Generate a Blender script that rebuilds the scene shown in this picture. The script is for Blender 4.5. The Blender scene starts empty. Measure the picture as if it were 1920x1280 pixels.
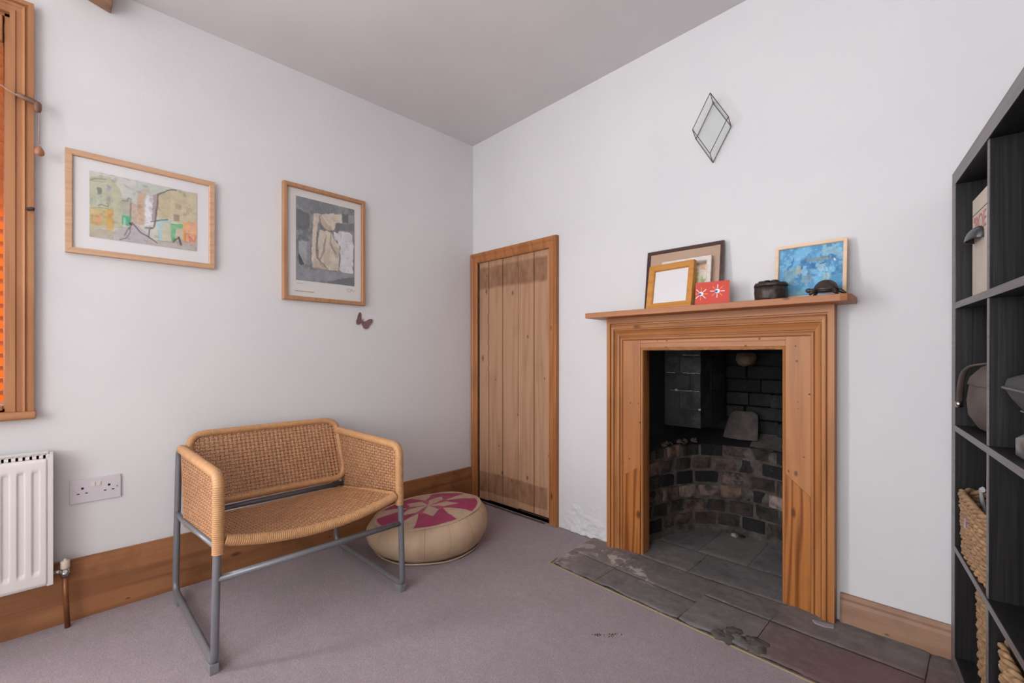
import bpy, bmesh, math, random
import numpy as np
from mathutils import Matrix, Vector, Euler, noise as mnoise

random.seed(7)
R_ = np.random.RandomState(5)
SC = bpy.context.scene
COL = SC.collection

# ------------------------------------------------------------------ camera, world, lights, exposure
CAM_X, CAM_Y, CAM_Z, YAW = 2.252, -1.95, 0.9457, math.radians(44.12)
FPX = 837.0
cam_d = bpy.data.cameras.new('camera')
cam = bpy.data.objects.new('camera', cam_d)
COL.objects.link(cam)
cam.location = (CAM_X, CAM_Y, CAM_Z)
cam.rotation_euler = (math.pi / 2, 0, YAW)
cam_d.sensor_width = 36.0
cam_d.lens = FPX / 1920 * 36.0
cam_d.shift_y = 26.0 / 1920
cam_d.clip_start = 0.02
SC.camera = cam

world = bpy.data.worlds.new('world')
SC.world = world
world.use_nodes = True
bg = world.node_tree.nodes['Background']
bg.inputs[0].default_value = (0.80, 0.88, 1.0, 1)
bg.inputs[1].default_value = 2.6

def area(name, loc, rot, sx, sy, power, col):
    d = bpy.data.lights.new(name, 'AREA')
    d.shape = 'RECTANGLE'
    d.size, d.size_y = sx, sy
    d.energy = power
    d.color = col
    o = bpy.data.objects.new(name, d)
    o.location = loc
    o.rotation_euler = rot
    COL.objects.link(o)
    return o
# fill light added in an unseen back-wall opening behind the camera
area('added_rear_fill', (1.85, -3.38, 1.25), (math.radians(90), 0, 0), 1.4, 1.3, 18, (1.0, 0.985, 0.95))
# fill light added in a made-up opening further along the left wall
area('added_side_fill', (-0.02, -3.06, 1.42), (0, math.radians(-90), 0), 1.3, 0.46, 42, (0.95, 0.985, 1.0))
# low sun behind the closed blind
sun_d = bpy.data.lights.new('sun', 'SUN')
sun_d.energy = 12
sun_d.angle = math.radians(6)
sun_d.color = (1.0, 0.86, 0.66)
sun = bpy.data.objects.new('sun', sun_d)
COL.objects.link(sun)
sun.rotation_euler = Vector((1, 0.60, -0.85)).to_track_quat('-Z', 'Y').to_euler()

SC.view_settings.view_transform = 'Standard'
SC.view_settings.look = 'None'
SC.view_settings.gamma = 1.0
SC.view_settings.use_curve_mapping = False
SC.view_settings.exposure = 0.37
SC.cycles.use_denoising = True
SC.cycles.max_bounces = 12
SC.cycles.diffuse_bounces = 6
SC.cycles.transparent_max_bounces = 12

# ------------------------------------------------------------------ helpers
MAT = {}            # object -> world matrix
def s2l(c):
    c = c / 255.0
    return c / 12.92 if c <= 0.04045 else ((c + 0.055) / 1.055) ** 2.4
def rgb(r, g, b, k=1.0):
    return (min(.95, s2l(r) * k), min(.95, s2l(g) * k), min(.95, s2l(b) * k), 1.0)

def thing(name, label=None, cat=None, loc=(0, 0, 0), rot=(0, 0, 0), group=None, kind=None):
    o = bpy.data.objects.new(name, None)
    o.empty_display_size = 0.05
    o.location = loc
    o.rotation_euler = rot
    COL.objects.link(o)
    MAT[o] = Matrix.Translation(Vector(loc)) @ Euler(rot).to_matrix().to_4x4()
    tag(o, label, cat, group, kind)
    return o

def tag(o, label=None, cat=None, group=None, kind=None):
    if label: o['label'] = label
    if cat: o['category'] = cat
    if group: o['group'] = group
    if kind: o['kind'] = kind
    return o

class MB:
    def __init__(self):
        self.v, self.f, self.mi, self.sm, self.c = [], [], [], [], []
    def add(self, verts, faces, mi=0, smooth=False, col=None):
        b = len(self.v)
        self.v += [tuple(p) for p in verts]
        for f in faces:
            self.f.append([b + i for i in f]); self.mi.append(mi); self.sm.append(smooth)
        self.c += [col] * len(verts)
        return self
    def box(self, x0, x1, y0, y1, z0, z1, mi=0, col=None):
        v = [(x, y, z) for z in (z0, z1) for y in (y0, y1) for x in (x0, x1)]
        return self.add(v, [(0, 2, 3, 1), (4, 5, 7, 6), (0, 1, 5, 4), (2, 6, 7, 3), (0, 4, 6, 2), (1, 3, 7, 5)], mi, False, col)
    def hexa(self, v, mi=0, col=None):
        return self.add(v, [(0, 2, 3, 1), (4, 5, 7, 6), (0, 1, 5, 4), (2, 6, 7, 3), (0, 4, 6, 2), (1, 3, 7, 5)], mi, False, col)
    def prism(self, poly, y0, y1, axis='y', mi=0):
        n = len(poly)
        def P(a, b, c):
            return (a, c, b) if axis == 'y' else ((c, a, b) if axis == 'x' else (a, b, c))
        v = [P(a, b, y0) for a, b in poly] + [P(a, b, y1) for a, b in poly]
        f = [list(range(n))[::-1], [n + i for i in range(n)]] + [(i, (i + 1) % n, n + (i + 1) % n, n + i) for i in range(n)]
        return self.add(v, f, mi)
    def tube(self, path, r, n=10, closed=False, mi=0, col=None, caps=True, sq=(1, 1), smooth=True):
        P = [Vector(p) for p in path]; m = len(P)
        rr = r if hasattr(r, '__len__') else [r] * m
        T = []
        for i in range(m):
            a = P[(i - 1) % m] if (closed or i > 0) else P[i]
            b = P[(i + 1) % m] if (closed or i < m - 1) else P[i]
            t = (b - a)
            T.append(t.normalized() if t.length > 1e-9 else Vector((0, 0, 1)))
        up = Vector((0, 0, 1)) if abs(T[0].z) < .9 else Vector((1, 0, 0))
        N = (up - T[0] * up.dot(T[0])).normalized()
        vs = []
        for i in range(m):
            N = N - T[i] * N.dot(T[i])
            if N.length < 1e-6: N = T[i].orthogonal()
            N.normalize(); B = T[i].cross(N)
            for k in range(n):
                a = 2 * math.pi * k / n
                vs.append(P[i] + (N * math.cos(a) * sq[0] + B * math.sin(a) * sq[1]) * rr[i])
        fs = []
        for i in range(m if closed else m - 1):
            j = (i + 1) % m
            for k in range(n):
                q = (k + 1) % n
                fs.append((i * n + k, i * n + q, j * n + q, j * n + k))
        self.add(vs, fs, mi, smooth, col)
        if caps and not closed:
            b = len(self.v) - m * n
            self.f.append([b + k for k in range(n)][::-1]); self.mi.append(mi); self.sm.append(False)
            self.f.append([b + (m - 1) * n + k for k in range(n)]); self.mi.append(mi); self.sm.append(False)
        return self
    def lathe(self, prof, c=(0, 0, 0), n=40, mi=0, smooth=True, fn=None):
        vs = []
        for (r, z) in prof:
            for k in range(n):
                a = 2 * math.pi * k / n
                p = Vector((c[0] + r * math.cos(a), c[1] + r * math.sin(a), c[2] + z))
                vs.append(fn(p, a) if fn else p)
        fs = []
        for i in range(len(prof) - 1):
            for k in range(n):
                q = (k + 1) % n
                fs.append((i * n + k, i * n + q, (i + 1) * n + q, (i + 1) * n + k))
        fs.append(list(range(n))[::-1]); fs.append([(len(prof) - 1) * n + k for k in range(n)])
        return self.add(vs, fs, mi, smooth)
    def grid(self, fn, nu, nv, mi=0, smooth=True, colfn=None, wrap=False):
        vs = []; b = len(self.v)
        for j in range(nv + 1):
            for i in range(nu + 1):
                vs.append(fn(i / nu, j / nv))
        fs = [(j * (nu + 1) + i, j * (nu + 1) + i + 1, (j + 1) * (nu + 1) + i + 1, (j + 1) * (nu + 1) + i) for j in range(nv) for i in range(nu)]
        return self.add(vs, fs, mi, smooth)
    def frame(self, x0, x1, z0, z1, prof, sides='lrtb', mi=0):
        # mitred frame round the rectangle; profile points (outward distance, height towards -y)
        cs = []
        def corner(d, k):
            return {'bl': (x0 - d, z0 - d), 'tl': (x0 - d, z1 + d), 'tr': (x1 + d, z1 + d), 'br': (x1 + d, z0 - d),
                    'bl0': (x0 - d, z0), 'br0': (x1 + d, z0)}[k]
        keys = ['bl', 'tl', 'tr', 'br', 'bl'] if sides == 'lrtb' else ['bl0', 'tl', 'tr', 'br0']
        n = len(prof)
        for a, b in zip(keys[:-1], keys[1:]):
            v = []
            for k in (a, b):
                for d, h in prof:
                    x, z = corner(d, k); v.append((x, -h, z))
            f = [(i, (i + 1) % n, n + (i + 1) % n, n + i) for i in range(n)]
            self.add(v, f, mi)
            self.f.append([len(self.v) - 2 * n + i for i in range(n)][::-1]); self.mi.append(mi); self.sm.append(False)
            self.f.append([len(self.v) - n + i for i in range(n)]); self.mi.append(mi); self.sm.append(False)
        return self
    def build(self, name, mats, parent=None, world=False, bevel=0, kind=None, label=None, seg=2, autosmooth=False, fix=True):
        me = bpy.data.meshes.new(name)
        vs = self.v
        if world and parent is not None:
            inv = MAT[parent].inverted()
            vs = [inv @ Vector(p) for p in vs]
        me.from_pydata([tuple(p) for p in vs], [], self.f)
        for m in (mats if isinstance(mats, (list, tuple)) else [mats]): me.materials.append(m)
        me.polygons.foreach_set('material_index', self.mi)
        me.polygons.foreach_set('use_smooth', self.sm)
        if any(c is not None for c in self.c):
            at = me.color_attributes.new('Col', 'FLOAT_COLOR', 'POINT')
            at.data.foreach_set('color', np.array([c if c is not None else (1, 1, 1, 1) for c in self.c], 'f').ravel())
        me.update()
        if fix:
            bm = bmesh.new(); bm.from_mesh(me)
            bmesh.ops.recalc_face_normals(bm, faces=bm.faces)
            bm.to_mesh(me); bm.free()
        o = bpy.data.objects.new(name, me)
        COL.objects.link(o)
        if parent is not None:
            o.parent = parent
            MAT[o] = MAT[parent]
        else:
            MAT[o] = Matrix.Identity(4)
        if bevel:
            md = o.modifiers.new('bevel', 'BEVEL'); md.width = bevel; md.segments = seg; md.limit_method = 'ANGLE'; md.angle_limit = math.radians(40)
        if kind: o['kind'] = kind
        if label: o['label'] = label
        return o

def nz(p, s=1.0, o=0.0):
    return mnoise.noise(Vector((p[0] * s + o, p[1] * s + o * .7, p[2] * s - o)))

# ------------------------------------------------------------------ materials
def new_mat(name):
    m = bpy.data.materials.new(name); m.use_nodes = True
    nt = m.node_tree
    return m, nt, nt.nodes['Principled BSDF']
def N(nt, t, **kw):
    n = nt.nodes.new(t)
    for k, v in kw.items():
        if k.startswith('i_'):
            n.inputs[int(k[2:])].default_value = v
        else: setattr(n, k, v)
    return n
def ramp(nt, stops, interp='LINEAR'):
    n = nt.nodes.new('ShaderNodeValToRGB'); n.color_ramp.interpolation = interp
    e = n.color_ramp.elements
    while len(e) > 1: e.remove(e[-1])
    e[0].position, e[0].color = stops[0]
    for p, c in stops[1:]:
        x = e.new(p); x.color = c
    return n
def mixc(nt, fac, a, b, mode='MIX'):
    n = nt.nodes.new('ShaderNodeMix'); n.data_type = 'RGBA'; n.blend_type = mode
    for sock, v in ((n.inputs[0], fac), (n.inputs[6], a), (n.inputs[7], b)):
        if hasattr(v, 'is_linked') or hasattr(v, 'links'): nt.links.new(v, sock)
        else: sock.default_value = v
    return n.outputs[2]
def mapr(nt, v, a, b, c=0.0, d=1.0):
    n = nt.nodes.new('ShaderNodeMapRange')
    nt.links.new(v, n.inputs[0])
    for i, x in enumerate((a, b, c, d)): n.inputs[1 + i].default_value = x
    return n.outputs[0]
def math_(nt, op, a, b=0.0):
    n = nt.nodes.new('ShaderNodeMath'); n.operation = op
    for s, v in zip(n.inputs, (a, b)):
        if hasattr(v, 'links'): nt.links.new(v, s)
        else: s.default_value = v
    return n.outputs[0]
def coords(nt, scale=(1, 1, 1), off=(0, 0, 0)):
    t = nt.nodes.new('ShaderNodeTexCoord'); m = nt.nodes.new('ShaderNodeMapping')
    m.inputs['Scale'].default_value = scale; m.inputs['Location'].default_value = off
    nt.links.new(t.outputs['Object'], m.inputs['Vector'])
    return m.outputs[0]
def noise(nt, vec, scale, detail=4, rough=.55, dist=0.0):
    n = nt.nodes.new('ShaderNodeTexNoise'); nt.links.new(vec, n.inputs['Vector'])
    n.inputs['Scale'].default_value = scale; n.inputs['Detail'].default_value = detail
    n.inputs['Roughness'].default_value = rough; n.inputs['Distortion'].default_value = dist
    return n.outputs[0]
def bump(nt, b, h, strength=.2, dist=.01):
    n = nt.nodes.new('ShaderNodeBump'); n.inputs['Strength'].default_value = strength; n.inputs['Distance'].default_value = dist
    nt.links.new(h, n.inputs['Height']); nt.links.new(n.outputs[0], b.inputs['Normal'])

def plain(name, col, rough=.5, metal=0.0, spec=.5, nscale=0, namt=.12, bmp=0.0, bscale=None):
    m, nt, b = new_mat(name)
    b.inputs['Roughness'].default_value = rough; b.inputs['Metallic'].default_value = metal
    b.inputs['Specular IOR Level'].default_value = spec
    v = coords(nt)
    n = noise(nt, v, nscale or 12, 4)
    c2 = tuple(x * (1 - namt) for x in col[:3]) + (1,)
    nt.links.new(mixc(nt, mapr(nt, n, .3, .7), col, c2), b.inputs['Base Color'])
    if bmp:
        bump(nt, b, noise(nt, v, bscale or nscale or 60, 5), bmp, .004)
    return m

def flat_voronoi(nt, sc, off, plane):
    # two dimensional cells on the face of a board, edges made irregular with noise
    v = coords(nt, sc, (off[0] + .3, off[1] + 1.7, off[2] + .9))
    sp = nt.nodes.new('ShaderNodeSeparateXYZ'); nt.links.new(v, sp.inputs[0])
    cb = nt.nodes.new('ShaderNodeCombineXYZ')
    w = math_(nt, 'MULTIPLY', math_(nt, 'SUBTRACT', noise(nt, v, 3.0, 3), .5), .12)
    nt.links.new(math_(nt, 'ADD', sp.outputs['xyz'.index(plane[0])], w), cb.inputs[0]); nt.links.new(math_(nt, 'ADD', sp.outputs['xyz'.index(plane[1])], w), cb.inputs[1])
    vn = nt.nodes.new('ShaderNodeTexVoronoi'); vn.voronoi_dimensions = '2D'; vn.inputs['Scale'].default_value = 1.0
    nt.links.new(cb.outputs[0], vn.inputs['Vector'])
    return vn
def wood(name, c_light, c_dark, axis='z', ring=9.0, ring_amt=.6, knots=.5, rough=.45, across=7.0, off=(0, 0, 0), dirt=.25, worm=0.0, fine=.3, knotcol=None, spec=.4, plane='xz'):
    m, nt, b = new_mat(name)
    ax = 'xyz'.index(axis)
    sc = [across] * 3; sc[ax] = .55
    v = coords(nt, tuple(sc), off)
    base = noise(nt, v, 1.0, 2, .5, .15)
    rings = math_(nt, 'SINE', math_(nt, 'MULTIPLY', base, ring * 6.283))
    rings = mapr(nt, rings, -.6, 1.0, 0, 1)
    sc2 = [150] * 3; sc2[ax] = 4
    fg = noise(nt, coords(nt, tuple(sc2), off), 1.0, 3, .6)
    t = math_(nt, 'ADD', math_(nt, 'MULTIPLY', rings, ring_amt), math_(nt, 'MULTIPLY', mapr(nt, fg, .3, .7), fine))
    colr = mixc(nt, t, c_light, c_dark)
    blot = noise(nt, coords(nt, (1, 1, 1), off), 5.0, 5, .6)
    dk = tuple(x * .55 for x in c_dark[:3]) + (1,)
    colr = mixc(nt, math_(nt, 'MULTIPLY', mapr(nt, blot, .52, .78), dirt), colr, dk)
    if knots:
        sc3 = [11.0] * 3; sc3[ax] = 5.0
        vn = flat_voronoi(nt, tuple(sc3), off, plane)
        sep = nt.nodes.new('ShaderNodeSeparateColor'); nt.links.new(vn.outputs['Color'], sep.inputs[0])
        keep = math_(nt, 'GREATER_THAN', sep.outputs[0], 1 - knots)
        kd = mapr(nt, math_(nt, 'DIVIDE', vn.outputs['Distance'], math_(nt, 'ADD', math_(nt, 'MULTIPLY', sep.outputs[1], 1.1), .25)), .05, .12, 1, 0)
        kc = knotcol or tuple(x * .35 for x in c_dark[:3]) + (1,)
        colr = mixc(nt, math_(nt, 'MULTIPLY', math_(nt, 'MULTIPLY', kd, keep), .8), colr, kc)
    if worm:
        vn = flat_voronoi(nt, (34, 34, 34), off, plane)
        sep = nt.nodes.new('ShaderNodeSeparateColor'); nt.links.new(vn.outputs['Color'], sep.inputs[0])
        keep = math_(nt, 'GREATER_THAN', sep.outputs[1], 1 - worm)
        kd = mapr(nt, math_(nt, 'DIVIDE', vn.outputs['Distance'], math_(nt, 'ADD', math_(nt, 'MULTIPLY', sep.outputs[2], 1.0), .4)), .08, .15, 1, 0)
        colr = mixc(nt, math_(nt, 'MULTIPLY', math_(nt, 'MULTIPLY', kd, keep), .85), colr, tuple(x * .15 for x in c_dark[:3]) + (1,))
    nt.links.new(colr, b.inputs['Base Color'])
    b.inputs['Roughness'].default_value = rough; b.inputs['Specular IOR Level'].default_value = spec
    bump(nt, b, t, .08, .002)
    return m

def plaster(name, col, amt=.05, bmp=.12):
    m, nt, b = new_mat(name)
    v = coords(nt)
    n1 = noise(nt, v, 1.6, 4, .6); n2 = noise(nt, v, 22, 6, .6); n3 = noise(nt, v, 5, 5, .65)
    c2 = (col[0] * (1 - amt), col[1] * (1 - amt), col[2] * (1 - amt * .8), 1)
    nt.links.new(mixc(nt, mapr(nt, n1, .35, .65), col, c2), b.inputs['Base Color'])
    b.inputs['Roughness'].default_value = .85; b.inputs['Specular IOR Level'].default_value = .2
    h = math_(nt, 'ADD', math_(nt, 'MULTIPLY', n2, .35), n3)
    bump(nt, b, h, bmp, .02)
    return m

def colattr(name, rough=.6, mott=.12, nscale=40, spec=.3, bmp=0.0):
    m, nt, b = new_mat(name)
    a = nt.nodes.new('ShaderNodeVertexColor'); a.layer_name = 'Col'
    n = noise(nt, coords(nt), nscale, 5, .6)
    dk = mixc(nt, mott, a.outputs[0], (0, 0, 0, 1))
    nt.links.new(mixc(nt, mapr(nt, n, .35, .65), a.outputs[0], dk), b.inputs['Base Color'])
    b.inputs['Roughness'].default_value = rough; b.inputs['Specular IOR Level'].default_value = spec
    if bmp: bump(nt, b, n, bmp, .004)
    return m

M = {}
M['wall'] = plaster('wall_plaster', (.690, .682, .685, 1))
M['ceiling'] = plaster('ceiling_paint', (.655, .630, .630, 1), .06, .05)
M['white_paint'] = plain('white_paint', (.72, .69, .69, 1), .4, nscale=6, namt=.05)

# carpet
m, nt, b = new_mat('carpet'); v = coords(nt)
n1 = noise(nt, v, 4, 6, .65); n2 = noise(nt, v, 170, 5, .8); n4 = noise(nt, v, 34, 5, .7)
c = mixc(nt, mapr(nt, n1, .3, .7), (.460, .370, .400, 1), (.380, .302, .328, 1))
c = mixc(nt, mapr(nt, n4, .35, .7, 0, .45), c, (.24, .182, .196, 1))
c = mixc(nt, mapr(nt, n2, .32, .68, 0, .75), c, (.16, .12, .130, 1))
nt.links.new(c, b.inputs['Base Color']); b.inputs['Roughness'].default_value = 1.0; b.inputs['Specular IOR Level'].default_value = .05
b.inputs['Sheen Weight'].default_value = .25; b.inputs['Sheen Roughness'].default_value = .5
bump(nt, b, math_(nt, 'ADD', n2, math_(nt, 'MULTIPLY', n4, .5)), .6, .006)
M['carpet'] = m

PINE_L, PINE_D = (.50, .225, .080, 1), (.31, .115, .030, 1)
M['fire_z'] = wood('fireplace_pine_upright', (.455, .190, .068, 1), (.32, .118, .033, 1), 'z', 7, .45, .28, .42, off=(3, 1, 2), worm=.12)
M['fire_mz'] = wood('fireplace_moulding_upright', (.455, .190, .062, 1), (.31, .112, .030, 1), 'z', 7, .45, .12, .42, off=(3, 6, 2))
M['fire_x'] = wood('fireplace_pine_across', (.44, .180, .060, 1), (.30, .105, .028, 1), 'x', 7, .5, .22, .42, off=(1, 4, 0))
M['fire_new'] = wood('fireplace_pine_splice', (.45, .170, .042, 1), (.18, .050, .009, 1), 'z', 9, .8, .12, .36, across=9, off=(7, 3, 5))
M['fire_head'] = wood('fireplace_pine_header', (.49, .215, .090, 1), (.36, .138, .052, 1), 'x', 6, .4, .25, .45, off=(9, 2, 0), dirt=.4, worm=.06)
M['mantel'] = wood('mantel_pine', (.48, .205, .092, 1), (.34, .130, .052, 1), 'x', 5, .45, .3, .5, off=(2, 9, 4), dirt=.35)
M['arch_z'] = wood('architrave_pine_upright', (.42, .165, .054, 1), (.27, .092, .024, 1), 'z', 6, .5, .2, .45, off=(5, 5, 1))
M['arch_x'] = wood('architrave_pine_across', (.40, .150, .052, 1), (.25, .082, .023, 1), 'x', 6, .5, .3, .45, off=(6, 2, 8))
M['win_z'] = wood('window_pine_upright', (.42, .195, .085, 1), (.30, .115, .042, 1), 'z', 6, .5, .15, .42, off=(8, 2, 3), plane='yz')
M['win_y'] = wood('window_pine_across', (.40, .185, .082, 1), (.27, .105, .040, 1), 'y', 6, .5, .15, .42, off=(8, 5, 3), plane='yz')
M['base_y'] = wood('skirting_left_pine', (.36, .155, .062, 1), (.19, .072, .026, 1), 'y', 5, .55, .25, .6, across=6, off=(2, 2, 7), dirt=.75, plane='yz')
M['base_x'] = wood('skirting_right_pine', (.35, .205, .135, 1), (.24, .125, .078, 1), 'x', 6, .6, .2, .6, off=(4, 2, 7), dirt=.6)
M['oak'] = wood('pale_oak_frame', (.60, .375, .235, 1), (.48, .275, .160, 1), 'x', 8, .4, 0, .45, across=14, fine=.5)
M['oak2'] = wood('mid_oak_frame', (.46, .235, .120, 1), (.35, .165, .075, 1), 'z', 8, .4, 0, .45, across=14, fine=.5)
M['honey'] = wood('honey_wood_frame', (.56, .250, .050, 1), (.43, .165, .025, 1), 'x', 6, .45, 0, .4, across=10, fine=.4)
M['birch'] = wood('birch_frame', (.80, .58, .40, 1), (.70, .47, .30, 1), 'x', 5, .4, 0, .5, across=10, fine=.4)
M['dark_frame'] = wood('dark_brown_frame', (.085, .045, .040, 1), (.045, .022, .020, 1), 'x', 6, .5, 0, .35, across=10)
M['old_oak'] = wood('old_brown_timber', (.28, .15, .08, 1), (.14, .07, .035, 1), 'y', 6, .6, .3, .6)
M['brown_wood'] = wood('worn_brown_wood', (.20, .105, .065, 1), (.10, .050, .032, 1), 'z', 6, .6, 0, .5)
M['acorn'] = plain('turned_wood', (.36, .155, .075, 1), .35, nscale=30)
M['black_ash'] = wood('black_brown_veneer', (.022, .020, .021, 1), (.010, .009, .010, 1), 'z', 9, .5, 0, .42, across=20, dirt=0, fine=.9, spec=.35)
M['black_edge'] = wood('grey_black_edging', (.165, .148, .147, 1), (.105, .092, .093, 1), 'x', 9, .4, 0, .38, across=20, dirt=0, fine=.7)

# door boards: pale stripped pine with the darker strips where old battens were
def door_wood():
    m, nt, b = new_mat('stripped_pine_boards')
    v = coords(nt, (8, 8, .55), (2, 1, 5))
    base = noise(nt, v, 1.0, 2, .5, .2)
    rings = mapr(nt, math_(nt, 'SINE', math_(nt, 'MULTIPLY', base, 44)), -.6, 1, 0, 1)
    fg = noise(nt, coords(nt, (160, 160, 4)), 1.0, 3, .6)
    t = math_(nt, 'ADD', math_(nt, 'MULTIPLY', rings, .4), math_(nt, 'MULTIPLY', mapr(nt, fg, .3, .7), .35))
    c = mixc(nt, t, (.480, .280, .170, 1), (.335, .180, .100, 1))
    sp = nt.nodes.new('ShaderNodeSeparateXYZ'); nt.links.new(coords(nt, (1, 1, 1), (.36, 0, 0)), sp.inputs[0])
    wob = math_(nt, 'MULTIPLY', math_(nt, 'SUBTRACT', noise(nt, coords(nt, (9, 9, 2)), 1.0, 3), .5), .03)
    z = math_(nt, 'ADD', sp.outputs[2], wob)
    top = math_(nt, 'MULTIPLY', mapr(nt, z, 1.365, 1.385), mapr(nt, z, 1.505, 1.52, 1, 0))
    bot = math_(nt, 'MULTIPLY', mapr(nt, z, .063, .07), mapr(nt, z, .188, .200, 1, 0))
    notr = mapr(nt, sp.outputs[0], .632, .636, 1, 0)
    sc = noise(nt, coords(nt, (18, 18, 7), (3, 3, 3)), 1.0, 5, .65)
    patch = math_(nt, 'MULTIPLY', math_(nt, 'MULTIPLY', math_(nt, 'ADD', top, bot), notr), mapr(nt, sc, .25, .62, .3, 1.0))
    c = mixc(nt, patch, c, (.235, .115, .062, 1))
    blot = noise(nt, coords(nt, (6, 6, 3), (1, 8, 2)), 1.0, 5, .6)
    c = mixc(nt, mapr(nt, blot, .55, .8, 0, .5), c, (.25, .13, .075, 1))
    vn = flat_voronoi(nt, (7.6, 1, 4.6), (.3, .2, .6), 'xz')
    s2 = nt.nodes.new('ShaderNodeSeparateColor'); nt.links.new(vn.outputs['Color'], s2.inputs[0])
    k = math_(nt, 'MULTIPLY', math_(nt, 'GREATER_THAN', s2.outputs[0], .45), mapr(nt, math_(nt, 'DIVIDE', vn.outputs['Distance'], math_(nt, 'ADD', math_(nt, 'MULTIPLY', s2.outputs[1], 1.1), .2)), .04, .11, 1, 0))
    c = mixc(nt, math_(nt, 'MULTIPLY', k, .75), c, (.10, .042, .022, 1))
    nt.links.new(c, b.inputs['Base Color']); b.inputs['Roughness'].default_value = .7; b.inputs['Specular IOR Level'].default_value = .25
    bump(nt, b, t, .1, .002)
    return m
M['door'] = door_wood()
M['dark_gap'] = plain('dark_old_jamb', (.055, .032, .022, 1), .8, nscale=25, namt=.6)

M['rattan'] = plain('woven_cane', (.500, .250, .118, 1), .5, nscale=35, namt=.25)
M['rattan_wrap'] = plain('wrapped_cane', (.545, .285, .125, 1), .45, nscale=45, namt=.2)
M['grey_tube'] = plain('grey_painted_tube', (.190, .190, .205, 1), .32, metal=.25, nscale=10, namt=.1)
M['grey_plastic'] = plain('grey_plastic_foot', (.20, .20, .215, 1), .5)
M['leather'] = plain('cream_leather', (.545, .385, .255, 1), .5, nscale=9, namt=.22, bmp=.25, bscale=28)
M['leather_seam'] = plain('cream_leather_seam', (.40, .27, .18, 1), .55, nscale=9)
M['pouf_top'] = colattr('printed_leather', .5, .18, 22, .35, .12)
M['paint'] = colattr('painted_paper', .8, .10, 55, .2)
M['paper'] = plain('white_paper', (.78, .76, .765, 1), .8, nscale=4, namt=.03)
M['mount'] = plain('cream_mount', (.72, .695, .66, 1), .8, nscale=4, namt=.03)
M['tan_mount'] = plain('tan_mount', (.50, .335, .235, 1), .85, nscale=5, namt=.06)
M['whitewash'] = plain('whitewashed_frame', (.72, .66, .61, 1), .6, nscale=60, namt=.2)
M['butterfly'] = plain('mauve_brown_paper', (.19, .105, .105, 1), .7)
M['socket'] = plain('white_plastic', (.60, .565, .60, 1), .3, nscale=4, namt=.03)
M['switch'] = plain('cream_plastic', (.66, .61, .56, 1), .35, nscale=4, namt=.03)
M['black'] = plain('black_recess', (.012, .011, .012, 1), .6)
M['radiator'] = plain('radiator_enamel', (.70, .655, .635, 1), .3, nscale=3, namt=.04)
M['rad_dark'] = plain('radiator_inside', (.20, .17, .16, 1), .6)
M['chrome'] = plain('chrome', (.55, .53, .52, 1), .22, metal=1, nscale=20)
M['copper'] = plain('painted_copper_pipe', (.24, .085, .030, 1), .35, metal=.3, nscale=30, namt=.3)
M['cap'] = plain('yellowed_plastic', (.66, .56, .45, 1), .45)
M['cord'] = plain('grey_cord', (.33, .28, .26, 1), .8)
M['rust'] = plain('dark_iron', (.045, .038, .036, 1), .6, metal=.4)
M['bronze'] = plain('dark_bronze', (.075, .054, .045, 1), .42, metal=.4, nscale=70, namt=.7, bmp=.5)
M['red_card'] = colattr('printed_card', .5, .03, 20, .3)
M['grip'] = plain('carpet_gripper', (.34, .27, .14, 1), .6)
M['basket'] = plain('seagrass', (.45, .27, .14, 1), .75, nscale=60, namt=.5, bmp=.4)
M['suede'] = plain('brown_suede', (.115, .088, .080, 1), .85, nscale=14, namt=.35)
M['suede_dark'] = plain('dark_strap', (.040, .038, .040, 1), .6)
M['case'] = plain('grey_nylon', (.050, .052, .056, 1), .7, nscale=30)
M['case_trim'] = plain('grey_piping', (.12, .12, .125, 1), .6)
M['silver'] = plain('dull_silver', (.30, .30, .30, 1), .35, metal=.6, nscale=30, namt=.4)
M['boxfile'] = plain('cream_worn_board', (.62, .53, .45, 1), .7, nscale=16, namt=.12)
M['red_ink'] = plain('faded_red_ink', (.50, .20, .18, 1), .7)
M['grey_metal'] = plain('dark_grey_metal', (.10, .105, .11, 1), .3, metal=.7)
M['cable'] = plain('pale_cable', (.50, .50, .52, 1), .5)
M['badge'] = colattr('printed_badge', .25, .03, 20, .5)
M['lead'] = plain('brown_leading', (.15, .105, .088, 1), .4, metal=.4)
M['crumbs'] = plain('dry_crumbs', (.09, .06, .045, 1), .9)
M['stone_bit'] = plain('pale_rubble', (.42, .36, .31, 1), .9, nscale=30, namt=.4)

def glass_mat(name, tint, refl=.02):
    m, nt, b = new_mat(name)
    nt.nodes.remove(b)
    out = nt.nodes['Material Output']
    tr = nt.nodes.new('ShaderNodeBsdfTransparent'); tr.inputs[0].default_value = tint
    gl = nt.nodes.new('ShaderNodeBsdfGlossy'); gl.inputs['Roughness'].default_value = .03
    lw = nt.nodes.new('ShaderNodeLayerWeight'); lw.inputs[0].default_value = .5
    f5 = math_(nt, 'ADD', math_(nt, 'MULTIPLY', math_(nt, 'POWER', lw.outputs['Facing'], 5.0), .5), refl)
    mx = nt.nodes.new('ShaderNodeMixShader')
    nt.links.new(f5, mx.inputs[0]); nt.links.new(tr.outputs[0], mx.inputs[1]); nt.links.new(gl.outputs[0], mx.inputs[2])
    nt.links.new(mx.outputs[0], out.inputs[0])
    return m
M['glass'] = glass_mat('picture_glass', (.98, .98, .98, 1))
M['glass_green'] = glass_mat('leaded_glass', (.985, .992, .988, 1))

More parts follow.
